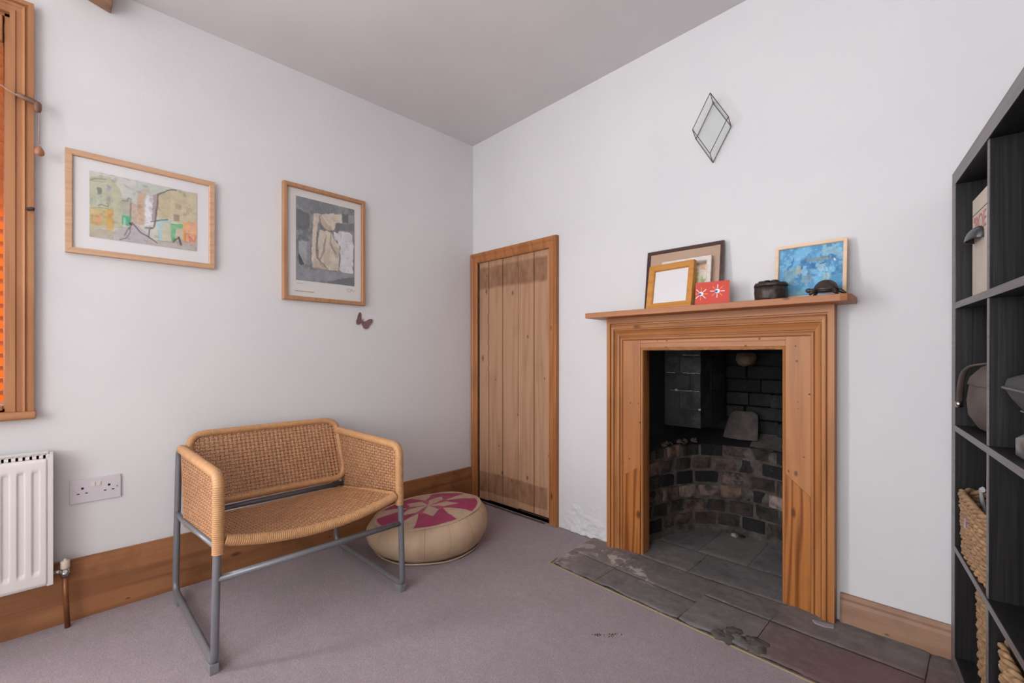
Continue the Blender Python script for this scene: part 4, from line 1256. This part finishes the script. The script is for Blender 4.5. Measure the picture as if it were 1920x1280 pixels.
# rough upper chimney wall
mb = MB(); z = .53; c = 0
while z < 1.34:
    x = 1.36 + (0 if c % 2 else -.06)
    while x < 1.93:
        ln = random.uniform(.10, .21)
        jo = random.uniform(-.012, .014)
        yb_ = .668 - (.05 if x > 1.60 and z < 1.0 else 0)
        cc = tuple(q * (.3 if z > .72 else .8) for q in (random.choice(DK) if z > .72 else random.choice(DK + PAL[2:4]))) + (1,)
        if x + ln > 1.37: mb.box(max(x, 1.37), min(1.94, x + ln - .008), yb_ + jo, .76, z, z + .066, col=cc)
        x += ln
    z += .073; c += 1
for k in range(10):
    mb.box(1.885, 1.95, .05, .70, .50 + k * .08, .574 + k * .08, col=DK[k % 4] + (1,))
mb.build('chimney_wall', M['brick'], fb, world=True, bevel=.006)
mb = MB(); mb.box(1.10, 2.0, .74, .78, -.01, 1.42); mb.box(1.10, 1.195, .06, .76, ZT - .01, 1.42); mb.box(1.93, 1.99, .06, .76, ZT - .01, 1.42); mb.box(1.10, 2.0, .056, .78, 1.36, 1.42)
mb.box(1.10, 1.168, .06, .76, -.01, ZT); mb.box(1.885, 1.99, .06, .76, -.01, ZT)
mb.box(1.195, 1.86, .056, .070, .99, 1.40)
mb.build('chimney_shell', M['soot'], fb, world=True)
# cement patch standing on the ledge
def cem(u, v):
    w = .085 - .022 * v ** 1.6; w *= 1 if v < .86 else math.sqrt(max(0.05, 1 - ((v - .86) / .14) ** 2 * .6))
    x = 1.470 + (u - .5) * 2 * w + .010 * v
    return (x, .638 - .03 * (1 - abs(u - .5) * 2) ** .6 - .045 * (1 - v) + .004 * nz((x, v, 0), 25), ZT + .030 + v * .145)
mb = MB(); mb.grid(cem, 24, 24); mb.build('cement_patch', M['cement'], fb, world=True, fix=False)
mb = MB(); mb.lathe([(.002, -.03), (.04, -.025), (.048, 0), (.040, .028), (.002, .034)], (1.500, .605, .925), 14, fn=lambda v, a: v + Vector((nz(v, 30, 2), nz(v, 30, 5), nz(v, 30, 8))) * .03)
mb.build('pale_broken_brick', plain('broken_brick_face', (.16, .105, .070, 1), .9, nscale=30, namt=.5), fb, world=True)
rb = thing('loose_rubble', 'pale broken bit of rubble on the firebox floor', 'rubble', (1.475, .50, .012))
mb = MB(); mb.lathe([(.001, 0), (.016, .002), (.018, .008), (.011, .015), (.001, .016)], (0, 0, 0), 10, fn=lambda v, a: v + Vector((nz(v, 80, 2), nz(v, 80, 5), .3 * abs(nz(v, 80, 8)))) * .012)
mb.build('chip', M['stone_bit'], rb)
mb = MB(); mb.lathe([(.001, 0), (.014, .002), (.015, .006), (.009, .010), (.001, .011)], (.030, .012, 0), 9, fn=lambda v, a: v + Vector((nz(v, 80, 3), nz(v, 80, 6), .3 * abs(nz(v, 80, 9)))) * .012)
mb.build('dark_chip', M['soot'], rb)

# ------------------------------------------------------------------ hearth slabs
ht = thing('stone_hearth', 'worn grey stone hearth in front of and inside the fireplace', 'hearth', (1.5, -.15, 0))
def slab(mb, pts, z, col, thick=.03, rough=0):
    # finely divided quad with rounded rim so the joints show
    (a, b2, c, d) = [Vector((p[0], p[1], 0)) for p in pts]
    n = 26
    def fn(u, v):
        p = a.lerp(b2, u).lerp(d.lerp(c, u), v)
        e = min(u, 1 - u) * (b2 - a).length; f = min(v, 1 - v) * (d - a).length
        e = min(e, f)
        if rough: p.y += rough * (1 - v) ** 3 * (nz((p.x, 0, 0), 14, 5) + .6 * nz((p.x, 0, 0), 45, 8))
        h = z - .0035 * max(0, 1 - e / .006) ** 2 + .0022 * nz((p.x, p.y, 0), 9, 2) + .0012 * nz((p.x, p.y, 0), 32, 2)
        return (p.x, p.y, h)
    k = len(mb.v); mb.grid(fn, n, n)
    for i in range(k, len(mb.v)): mb.c[i] = col
    A, B = [(p.x, p.y, z - .006) for p in (a, b2, c, d)], [(p.x, p.y, z - thick) for p in (a, b2, c, d)]
    mb.add(A + B, [(0, 1, 5, 4), (1, 2, 6, 5), (2, 3, 7, 6), (3, 0, 4, 7)], 0, False, (.04, .036, .034, 1))
g1, g2, g3, g4 = (.200, .172, .165, 1), (.176, .160, .155, 1), (.205, .188, .184, 1), (.175, .164, .164, 1)
mb = MB()
slab(mb, [(.978, -.362), (1.20, -.376), (1.205, -.215), (.962, -.205)], .0095, g1, rough=.010)
slab(mb, [(.962, -.204), (1.205, -.214), (1.215, -.006), (.950, -.002)], .0105, (.225, .190, .180, 1))
slab(mb, [(1.202, -.376), (1.565, -.392), (1.572, -.245), (1.207, -.222)], .010, g2, rough=.010)
slab(mb, [(1.207, -.220), (1.572, -.243), (1.59, -.040), (1.216, -.028)], .0108, g2)
slab(mb, [(1.567, -.392), (1.80, -.403), (1.806, -.180), (1.574, -.170)], .0095, g3, rough=.010)
slab(mb, [(1.574, -.168), (1.806, -.178), (1.83, -.028), (1.591, -.038)], .0105, g2)
slab(mb, [(1.802, -.403), (2.20, -.420), (2.21, -.19), (1.808, -.180)], .009, (.170, .130, .125, 1), rough=.010)
slab(mb, [(1.808, -.178), (2.21, -.188), (2.22, -.002), (1.831, -.002)], .0105, (.185, .165, .160, 1))
slab(mb, [(2.202, -.420), (2.75, -.44), (2.75, -.002), (2.222, -.002)], .009, (.16, .125, .12, 1))
fl = .0108
slab(mb, [(1.216, -.026), (1.45, -.034), (1.45, .20), (1.165, .20)], fl, g3)
slab(mb, [(1.452, -.034), (1.83, -.026), (1.87, .20), (1.452, .20)], fl, g4)
slab(mb, [(1.165, .202), (1.40, .202), (1.40, .58), (1.165, .58)], fl, g4)
slab(mb, [(1.402, .202), (1.62, .202), (1.62, .58), (1.402, .58)], fl, g3)
slab(mb, [(1.622, .202), (1.87, .202), (1.87, .58), (1.622, .58)], fl, g4)
mb.build('slabs', M['hearth'], ht, world=True, fix=False)
mb = MB(); mb.hexa([(.985, -.362, -.018), (2.74, -.445, -.018), (.97, -.01, -.018), (2.74, -.01, -.018), (.985, -.362, .0005), (2.74, -.445, .0005), (.97, -.01, .0062), (2.74, -.01, .0062)]); mb.box(1.17, 1.87, -.02, .6, -.018, .0068)
mb.build('joint_bed', M['mortar'], ht, world=True)
# broken dark lumps at the front edge and a cement smear by the right foot
mb = MB()
for k in range(16):
    x = 1.70 + .13 * random.random(); y = -.385 + .05 * random.random(); r = random.uniform(.016, .036)
    mb.lathe([(.001, -.006), (r, -.003), (r * .75, .003), (.001, .005)], (x, y, .007), 11, fn=lambda v, a: v + Vector((nz(v, 70, k), nz(v, 70, k + 3), .3 * nz(v, 70, k + 6))) * .012)
mb.build('broken_edge', M['cement'], ht, world=True, fix=False)
mb = MB(); mb.prism([(1.915, -.078), (1.945, -.072), (1.978, -.062), (1.980, -.085), (1.955, -.098), (1.925, -.095)], .008, .0135, 'z')
mb.build('cement_smear', plain('pale_cement', (.30, .28, .29, 1), .9), ht, world=True, bevel=.002)

gs = thing('carpet_gripper', 'thin brassy strip where the carpet meets the hearth', 'carpet strip', (1.4, -.40, 0))
mb = MB(); mb.hexa([(.958, -.375, .0), (2.20, -.4335, .0), (.958, -.3715, .0), (2.20, -.4305, .0), (.958, -.375, .004), (2.20, -.4335, .004), (.958, -.3715, .004), (2.20, -.4305, .004)])
mb.hexa([(.950, -.372, 0), (.966, -.372, 0), (.944, -.31, 0), (.956, -.31, 0), (.950, -.372, .005), (.966, -.372, .005), (.944, -.31, .005), (.956, -.31, .005)])
mb.build('strip', M['grip'], gs, world=True)

mb = MB()
for k in range(34):
    x, y = 1.423 + random.gauss(0, .026), -.655 + random.gauss(0, .008) ; a = random.gauss(0, .03)
    x, y = 1.423 + a * .72 + random.gauss(0, .006), -.652 + a * .70 + random.gauss(0, .006)
    r = random.uniform(.0010, .0028)
    mb.lathe([(.0002, 0), (r, r * .3), (r * .8, r), (.0002, r * 1.2)], (x, y, .0005), 6)
tag(mb.build('carpet_crumbs', M['crumbs'], kind='stuff', fix=False), 'scatter of dark crumbs on the carpet in front of the hearth', 'crumbs')

# ------------------------------------------------------------------ things on the mantelpiece
MZ = 1.149
def lean(name, label, x, y, rz, tilt, cat='picture frame'):
    return thing(name, label, cat, (x, y, MZ), (-tilt, 0, rz))
# large dark frame with tan mount
w, h = .337, .272
f1 = lean('photo_frame', 'large dark brown frame with plain tan mount leaning on the wall behind the others', 1.432, -.050, 0, math.radians(7.5))
MB().frame(-w / 2 + .014, w / 2 - .014, .014, h - .014, [(0, 0), (0, .008), (.004, .011), (.007, .010), (.010, .013), (.014, .013), (.014, 0)]).build('frame', M['dark_frame'], f1, bevel=.0006)
MB().box(-w / 2 + .006, w / 2 - .006, -.005, -.0005, .006, h - .006).build('mount_board', M['tan_mount'], f1)
MB().box(-w / 2 + .014, w / 2 - .014, -.0072, -.0062, .014, h - .014).build('glass_pane', M['glass'], f1)
# whitewashed frame with drawing
w, h = .215, .212
f2_ = lean('photo_frame', 'whitewashed frame with a yellow and green drawing, half hidden by the honey frame', 1.452, -.067, 0, math.radians(7.8))
MB().frame(-w / 2 + .020, w / 2 - .020, .020, h - .020, [(0, 0), (0, .009), (.004, .014), (.020, .014), (.020, 0)]).build('frame', M['whitewash'], f2_, bevel=.001)
cv = Canvas(60, 60, [(0, 0), (100, 0), (100, 100), (0, 100)], (222, 214, 196))
cv.poly([(50, 20), (80, 15), (78, 100), (55, 100)], (196, 188, 92), .8, .08, o=1)
cv.poly([(84, 45), (95, 40), (96, 70), (86, 75)], (150, 170, 90), .8, .1, o=2)
cv.poly([(82, 10), (98, 8), (98, 20), (84, 22)], (226, 160, 120), .7, .1, o=3)
cv.poly([(70, 80), (98, 70), (98, 100), (70, 100)], (204, 214, 178), .7, .1, o=4)
cv.line([(60, 8), (98, 4)], .03, (120, 90, 80), .8, o=5)
cv.mesh('drawing', M['paint'], f2_, -w / 2 + .018, w / 2 - .018, .018, h - .018, -.006, 1.15)
# honey coloured frame with blank sheet
w, h = .211, .194
f3 = lean('photo_frame', 'small honey coloured wooden frame holding a blank white sheet', 1.403, -.103, math.radians(-6), math.radians(9))
MB().frame(-w / 2 + .027, w / 2 - .027, .023, h - .027, [(0, 0), (0, .012), (.004, .017), (.027, .019), (.027, -.004)]).build('frame', M['honey'], f3, bevel=.001)
MB().box(-w / 2 + .015, w / 2 - .015, -.007, 0, .012, h - .015).build('blank_sheet', M['paper'], f3)
MB().box(-w / 2 + .027, w / 2 - .027, -.0092, -.0082, .023, h - .027).build('glass_pane', M['glass'], f3)
# red card
cd_ = lean('greeting_card', 'red card printed with two sunburst eyes beside the honey frame', 1.580, -.104, math.radians(7), math.radians(6), 'card')
w, h = .128, .094
cv = Canvas(128, 96, [(0, 0), (128, 0), (128, 96), (0, 96)], (206, 74, 62))
for ex, ey in ((22, 48), (84, 41)):
    for k in range(8):
        a = k * math.pi / 4 + .05
        col = (246, 240, 238) if k % 2 == 0 else (244, 150, 60)
        if ex == 22: col = (244, 150, 60) if k % 2 == 0 else (246, 240, 238)
        cv.line([(ex + 13 * math.cos(a), ey + 13 * math.sin(a)), (ex + 26 * math.cos(a), ey + 26 * math.sin(a))], .010, col, 1, 0)
    n = 24
    cv.poly([(ex + 9.5 * math.cos(2 * math.pi * i / n), ey + 9.5 * math.sin(2 * math.pi * i / n)) for i in range(n)], (236, 238, 246), 1, 0, var=0)
    cv.poly([(ex - 4 + 5.5 * math.cos(2 * math.pi * i / n), ey + 1 + 5.5 * math.sin(2 * math.pi * i / n)) for i in range(n)], (92, 130, 190), 1, 0, var=0)
    cv.poly([(ex - 4.5 + 2.6 * math.cos(2 * math.pi * i / n), ey + 1.5 + 2.6 * math.sin(2 * math.pi * i / n)) for i in range(n)], (36, 40, 66), 1, 0, var=0)
MB().box(-w / 2, w / 2, -.0022, -.0010, 0, h).build('back_leaf', M['paper'], cd_)
cv.mesh('printed_front', M['red_card'], cd_, -w / 2, w / 2, .0, h, -.0032, .95)
MB().hexa([(-w / 2, .016, 0), (w / 2, .016, 0), (-w / 2, .0172, 0), (w / 2, .0172, 0), (-w / 2, -.0012, h), (w / 2, -.0012, h), (-w / 2, 0, h), (w / 2, 0, h)]).build('rear_leaf', M['paper'], cd_)
# round dark trinket box
tb = thing('trinket_box', 'round dark bronze lidded box on the mantel beside the blue painting', 'box', (1.788, -.092, MZ))
def lump(v, a): return v + Vector((nz(v, 55, 1), nz(v, 55, 4), .5 * nz(v, 55, 7))) * .0035
MB().lathe([(.002, 0), (.052, 0), (.0535, .006), (.0545, .030), (.0535, .049), (.002, .049)], n=64, fn=lump).build('body', M['bronze'], tb)
ld = MB().lathe([(.002, .0495), (.0545, .0495), (.0555, .056), (.052, .063), (.030, .065), (.002, .066)], n=64, fn=lump).build('lid', M['bronze'], tb)
mb = MB()
for k in range(7):
    a = k * .9; r = .030 if k else 0
    mb.lathe([(.001, 0), (.013, .002), (.012, .006), (.004, .009), (.001, .0092)], (r * math.cos(a), r * math.sin(a), .064), 12, fn=lump)
mb.build('flower_relief', M['bronze'], ld, fix=False)
# blue painting
w, h = .219, .206
bp = thing('framed_painting', 'blue abstract painting in a pale birch frame on the mantel', 'picture', (1.9005, -.046, MZ), (math.radians(-7), 0, 0))
MB().frame(-w / 2 + .012, w / 2 - .012, .012, h - .012, [(0, -.004), (0, .010), (.002, .014), (.012, .014), (.012, -.004)]).build('frame', M['birch'], bp, bevel=.0008)
MB().box(-w / 2 + .004, w / 2 - .004, -.004, .002, .004, h - .004).build('backing_board', M['tan_mount'], bp)
cv = Canvas(130, 110, [(510, 300), (1455, 160), (1440, 900), (500, 955)], (92, 146, 184))
cv.blot(7, 1, (120, 178, 214), .42, .7, .8)
cv.blot(9, 5, (66, 114, 160), .52, .74, .8)
cv.blot(20, 7, (158, 196, 206), .6, .8, .5)
cv.poly([(1110, 250), (1300, 230), (1440, 280), (1420, 380), (1150, 380)], (150, 186, 196), .6, .08, o=1)
cv.poly([(580, 560), (740, 540), (750, 740), (590, 760)], (132, 160, 160), .55, .06, o=2)
cv.poly([(760, 530), (830, 520), (830, 620), (765, 640)], (170, 174, 142), .7, .05, o=3)
cv.poly([(840, 520), (910, 510), (910, 650), (850, 660)], (150, 192, 216), .8, .05, o=4)
cv.poly([(1040, 480), (1180, 460), (1200, 560), (1080, 580)], (164, 196, 206), .7, .06, o=5)
cv.poly([(820, 640), (1000, 630), (1000, 760), (830, 770)], (140, 166, 170), .6, .06, o=6)
cv.poly([(980, 450), (1035, 440), (1040, 550), (990, 560)], (62, 110, 150), .7, .05, o=7)
cv.poly([(1140, 620), (1250, 610), (1250, 720), (1150, 730)], (168, 182, 160), .6, .06, o=8)
cv.line([(910, 430), (1050, 415), (1180, 400), (1270, 410)], .016, (132, 136, 124), .7, .03, o=9)
cv.line([(720, 410), (700, 500), (640, 560)], .014, (52, 92, 160), .7, .04, o=10)
cv.line([(940, 560), (950, 720)], .008, (106, 116, 112), .6, .03, o=11)
cv.line([(600, 590), (590, 740)], .008, (96, 124, 128), .6, .03, o=12)
cv.line([(1170, 520), (1200, 600), (1190, 700)], .008, (88, 128, 150), .6, .03, o=13)
cv.line([(1290, 420), (1320, 520)], .010, (70, 120, 180), .6, .03, o=14)
cv.poly([(500, 870), (800, 850), (900, 870), (800, 950), (500, 955)], (118, 152, 158), .85, .04, o=15)
cv.line([(1315, 415), (1322, 425)], .010, (236, 240, 240), .95, 0)
cv.mesh('canvas', M['paint'], bp, -w / 2 + .010, w / 2 - .010, .010, h - .010, -.006, 1.15)
# tortoise
tt = thing('tortoise_figurine', 'small dark bronze tortoise ornament at the end of the mantel', 'ornament', (1.963, -.128, MZ), (0, 0, math.radians(3)))
mb = MB()
def shell(p, a):
    x, y, z = p
    return Vector((x * 1.0 + .0, y * .74, z + .0012 * math.cos(6 * a) * (z > .03)))
mb.lathe([(.001, .016), (.030, .016), (.0375, .0165), (.0385, .0185), (.0355, .024), (.030, .035), (.022, .044), (.012, .0495), (.001, .051)], n=48, fn=shell)
mb.build('shell', M['bronze'], tt)
mb = MB(); mb.tube([(-.028, 0, .019), (-.040, 0, .019), (-.048, 0, .020), (-.054, 0, .019), (-.0575, 0, .0175)], [.007, .0065, .0085, .0075, .003], 12)
mb.build('head', M['bronze'], tt)
for (x0, y0, x1, y1, r) in ((-.026, -.017, -.040, -.030, .006), (-.026, .017, -.036, .028, .006), (.020, -.018, .008, -.030, .006), (.020, .018, .028, .028, .006)):
    if x0 > 0: x1 = x0 + .010
    MB().tube([(x0, y0, .017), ((x0 + x1) / 2, (y0 + y1) / 2, .012), (x1, y1, .004), (x1 - .003, y1, .001)], [r, r * .95, r * .8, r * .5], 10).build('leg', M['bronze'], tt)
MB().tube([(.030, 0, .017), (.041, -.004, .012), (.050, -.006, .005), (.0565, -.007, .0025)], [.007, .0065, .005, .002], 10).build('tail', M['bronze'], tt)
mb = MB(); mb.lathe([(.001, .011), (.030, .011), (.034, .0155), (.001, .0158)], n=40, fn=shell); mb.build('underside', M['bronze'], tt)

# ------------------------------------------------------------------ shelving unit
TH = math.radians(8.03)
UX, UY = 2.2655, -.037
TILT = .012
ROT = (0, TILT, TH - math.pi / 2)
un = thing('cube_shelving_unit', 'tall black brown cube shelving unit against the wall at the right edge', 'shelving unit', (UX, UY, .012), ROT)
MU = MAT[un]
TS, DP = .044, .385
LENX = 2 * TS + 4 * .335 + 3 * .0165
zt = 1.479
def edged(name, x0, x1, z0, z1, flat=0):
    mb = MB(); mb.box(x0, x1, .0015, DP, z0, z1); o = mb.build(name, M['black_ash'], un)
    MB().box(x0, x1, 0, .0014, z0, z1).build('edging', M['black_edge'], o)
edged('top_board', 0, LENX, zt - TS + .004, zt)
edged('side_panel', 0, TS - .0005, 0, zt - TS + .0035)
edged('side_panel', LENX - TS + .0005, LENX, 0, zt - TS + .0035)
edged('bottom_board', TS, LENX - TS, 0.0, .039)
SZ = [(.354, .371), (.711, .728), (1.072, 1.090)]
for a, b2 in SZ: edged('shelf', TS, LENX - TS, a, b2)
for k in range(3):
    x = TS + .335 + k * .3515
    lo = .0395
    mb = MB(); me_ = MB()
    for a, b2 in SZ + [(zt - TS + .0035, 0)]:
        mb.box(x, x + .0165, .004, DP - .001, lo, a - .0005); me_.box(x, x + .0165, .0026, .0039, lo, a - .0005)
        lo = b2 + .0005
    o = mb.build('divider', M['black_ash'], un); me_.build('edging', M['black_edge'], o)

def in_unit(name, label, cat, x, y, z, group=None):
    p = MU @ Vector((x, y, z))
    return thing(name, label, cat, tuple(p), ROT, group)
# cream box with red lettering
bx = in_unit('document_box', 'cream box with faded red letters and a dark cup handle on the top shelf', 'box', .215, .032, 1.0905)
MB().box(-.150, .150, 0, .30, .0, .286).build('body', M['boxfile'], bx, bevel=.003)
mb = MB(); mb.box(-.1505, .1505, -.0008, .301, .238, .2395); mb.build('lid_line', M['suede'], bx)
mb = MB()
def cup(u, v):
    t = math.pi * u; e = math.pi / 2 * v
    st = max(0.0, math.sin(t))
    return (-.070 + .050 * math.cos(t), -.026 * st ** .7 * math.cos(e) - .001, .158 + .036 * math.sin(e) * st ** .5)
mb.grid(cup, 24, 10)
o = mb.build('cup_handle', M['grey_metal'], bx, fix=False)
sd = o.modifiers.new('s', 'SOLIDIFY'); sd.thickness = .0016
def text_mesh(body, size, name, mat, parent, loc, rot, ext=.0004, sx=1.0):
    cu = bpy.data.curves.new(name, 'FONT'); cu.body = body; cu.size = size; cu.extrude = ext; cu.align_x = 'LEFT'
    t = bpy.data.objects.new('tmp', cu); COL.objects.link(t)
    dg = bpy.context.evaluated_depsgraph_get(); dg.update()
    me = bpy.data.meshes.new_from_object(t.evaluated_get(dg))
    bpy.data.objects.remove(t)
    mt = Matrix.Translation(Vector(loc)) @ Euler(rot).to_matrix().to_4x4() @ Matrix.Diagonal((sx, 1, 1, 1))
    me.transform(mt); me.materials.clear(); me.materials.append(mat)
    o = bpy.data.objects.new(name, me); COL.objects.link(o); o.parent = parent
    return o
text_mesh("'BOE", .062, 'red_letters', M['red_ink'], bx, (-.128, -.0006, .186), (math.pi / 2, 0, 0))
# suede backpack
bg_ = in_unit('suede_backpack', 'brown suede backpack slumped on the second shelf down', 'bag', .190, .147, .7285)
def sup(w, d, z, e=2.6, n=36, dx=0, dy=0, wr=0):
    out = []
    for k in range(n):
        a = 2 * math.pi * k / n; c, s = math.cos(a), math.sin(a)
        r = 1 + wr * nz((c * 2, s * 2, z * 14), 1.4, 3)
        out.append((dx + w * r * math.copysign(abs(c) ** (2 / e), c), dy + d * r * math.copysign(abs(s) ** (2 / e), s), z))
    return out
def loft(mb, rings, cap=True, mi=0):
    n = len(rings[0]); vs = [p for r in rings for p in r]
    fs = [(i * n + k, i * n + (k + 1) % n, (i + 1) * n + (k + 1) % n, (i + 1) * n + k) for i in range(len(rings) - 1) for k in range(n)]
    if cap: fs += [list(range(n))[::-1], [(len(rings) - 1) * n + k for k in range(n)]]
    mb.add(vs, fs, mi, True)
mb = MB(); loft(mb, [sup(.090, .100, .001, wr=.05), sup(.108, .120, .012, wr=.05), sup(.122, .134, .045, wr=.06), sup(.128, .140, .085, wr=.06), sup(.124, .134, .125, wr=.07), sup(.112, .122, .155, wr=.08), sup(.09, .10, .175, wr=.1), sup(.05, .05, .182)])
mb.build('body', M['suede'], bg_)
mb = MB(); loft(mb, [sup(.1255, .1365, .128, wr=.07), sup(.1265, .1375, .130, wr=.07), sup(.122, .132, .148, wr=.08), sup(.103, .113, .175, wr=.09), sup(.070, .078, .196, wr=.12), sup(.03, .03, .203)], False)
mb.build('flap', M['suede'], bg_, fix=False)
mb = MB(); mb.tube(resample(roundpath([(-.030, -.095, .186), (-.072, -.138, .176), (-.094, -.144, .120), (-.112, -.142, .070)], [0, .03, .03, 0]), .006), .010, 10, sq=(.35, 1)); mb.build('shoulder_strap', M['suede'], bg_)
mb = MB(); mb.tube([(-.030, -.05, .195), (-.030, -.075, .225), (-.005, -.085, .232), (.03, -.08, .225), (.03, -.05, .195)], .007, 8, sq=(1, .5)); mb.build('grab_loop', M['suede_dark'], bg_)
mb = MB(); mb.tube([(-.122 + .011 * math.cos(t), -.140, .100 + .014 * math.sin(t)) for t in np.linspace(0, 2 * math.pi, 16, endpoint=False)], .0018, 6, True); mb.tube([(-.106, -.144, .058), (-.104, -.146, .074)], .008, 10)
mb.build('buckle', M['chrome'], bg_)
# dark camera style case and object below it
sv = in_unit('metal_flask', 'small dull silver lidded container under the dark grey case', 'container', .545, .085, .7285)
mb = MB(); loft(mb, [sup(.050, .060, 0), sup(.060, .070, .008), sup(.060, .070, .040), sup(.048, .056, .052)]); mb.build('body', M['silver'], sv)
mb = MB(); loft(mb, [sup(.040, .046, .0525), sup(.042, .048, .058), sup(.040, .046, .066), sup(.02, .02, .0675)]); mb.build('lid', M['chrome'], sv)
cs2 = in_unit('nylon_case', 'dark grey zipped case on the second shelf down, at the photo edge', 'bag', .562, .166, .7970)
mb = MB(); loft(mb, [sup(.070, .110, 0, 5), sup(.085, .125, .010, 5), sup(.120, .148, .050, 6), sup(.134, .156, .072, 7), sup(.132, .153, .092, 6), sup(.105, .125, .108, 4), sup(.02, .02, .111)])
mb.build('body', M['case'], cs2)
mb = MB(); mb.tube(sup(.1355, .1575, .073, 7, 60), .0028, 6, True); mb.tube(sup(.100, .137, .026, 5.5, 60), .002, 6, True); mb.build('piping', M['case_trim'], cs2)
# seagrass baskets
def basket(name_label, x, y, z, wx, wy, h, lean_=0.0, seed=0):
    t = in_unit('seagrass_basket', name_label, 'basket', x, y, z, 'seagrass baskets in the shelving unit')
    rows = max(8, int(h / .0125)); mb = MB(); r = h / rows / 2
    for k in range(rows):
        zz = r + k * 2 * r; f = 1 + .03 * k / rows + .006 * nz((k, seed, 1), 1.7)
        base = resample([Vector((a, b2, zz)) for a, b2, _ in sup(wx * f, wy * f, 0, 7, 80)], .0055, True)
        m = len(base); pts = []; rr = []
        for i, p in enumerate(base):
            o = .0035 * math.cos(i * .95 + k * math.pi)
            d = Vector((p.x, p.y, 0)).normalized()
            pts.append(p + d * o + Vector((0, 0, .0012 * math.sin(i * .95 + k)))); rr.append(r * (1.05 + .16 * math.sin(i * 1.9 + k * 2)))
        mb.tube(pts, rr, 6, True)
    mb.box(-wx * .93, wx * .93, -wy * .93, wy * .93, .002, .008)
    w_ = mb.build('woven_wall', M['basket'], t, fix=False)
    mb = MB()
    for ph in (0, math.pi):
        base = resample([Vector((a, b2, h + .004)) for a, b2, _ in sup(wx * 1.035, wy * 1.035, 0, 7, 80)], .006, True)
        mb.tube([p + Vector((p.x, p.y, 0)).normalized() * .005 * math.cos(i * .55 + ph) + Vector((0, 0, .005 * math.sin(i * .55 + ph))) for i, p in enumerate(base)], .0062, 6, True)
    mb.build('rim_braid', M['basket'], t, fix=False)
    return t
b1 = basket('seagrass basket with a round badge on the third shelf down', .2115, .168, .3715, .153, .157, .165, seed=1)
basket('seagrass basket on the bottom shelf below the badged basket', .2115, .202, .0395, .153, .157, .245, seed=2)
basket('seagrass basket on the bottom shelf nearest the photo edge', .5630, .176, .0395, .150, .157, .245, seed=3)
# badge
bd = MB(); n = 40; vs = [(0, -.0045, 0)]; cc = [(.55, .16, .18, 1)]
for rr, col in ((.5, (.55, .13, .15, 1)), (.52, (.22, .20, .34, 1)), (.72, (.30, .29, .45, 1)), (.74, (.16, .10, .17, 1)), (1, (.20, .13, .20, 1))):
    for k in range(n):
        a = 2 * math.pi * k / n
        vs.append((.017 * rr * math.cos(a), -.0045 + .003 * rr ** 3, .019 * rr * math.sin(a)))
        low = math.sin(a) < -.35 and rr < .74
        cc.append((.36, .36, .48, 1) if low else col)
fs = [(0, 1 + k, 1 + (k + 1) % n) for k in range(n)] + [(1 + q * n + k, 1 + (q + 1) * n + k, 1 + (q + 1) * n + (k + 1) % n, 1 + q * n + (k + 1) % n) for q in range(4) for k in range(n)]
bd.add(vs, fs, 0, True); bd.c = cc
bd.add([(.017 * math.cos(2 * math.pi * k / n), .0005, .019 * math.sin(2 * math.pi * k / n)) for k in range(n)], [list(range(n))], 0, False, (.2, .2, .2, 1))
bd.v = [(x - .040, y - .164, z + .105) for x, y, z in bd.v]
bd.build('badge', M['badge'], b1, fix=False, label='round purple and red button badge')
# cables in the basket
cb = in_unit('cable_bundle', 'pale cable coiled in the badged basket', 'cable', .215, .14, .3835)
mb = MB()
pts = []
for i in range(160):
    t = i / 159; a = t * 2 * math.pi * 5
    pts.append((.085 * math.cos(a) + .01 * math.sin(3 * a), .075 * math.sin(a), .012 + .128 * t + .010 * math.sin(a * 1.5)))
mb.tube(pts, .0060, 8)
mb.build('coil', M['cable'], cb)
mb = MB(); mb.tube([(-.085, -.085, .10), (-.088, -.098, .150), (-.086, -.100, .182), (-.070, -.10, .186)], .008, 8, sq=(1, .6)); mb.build('plug_end', M['cable'], cb)
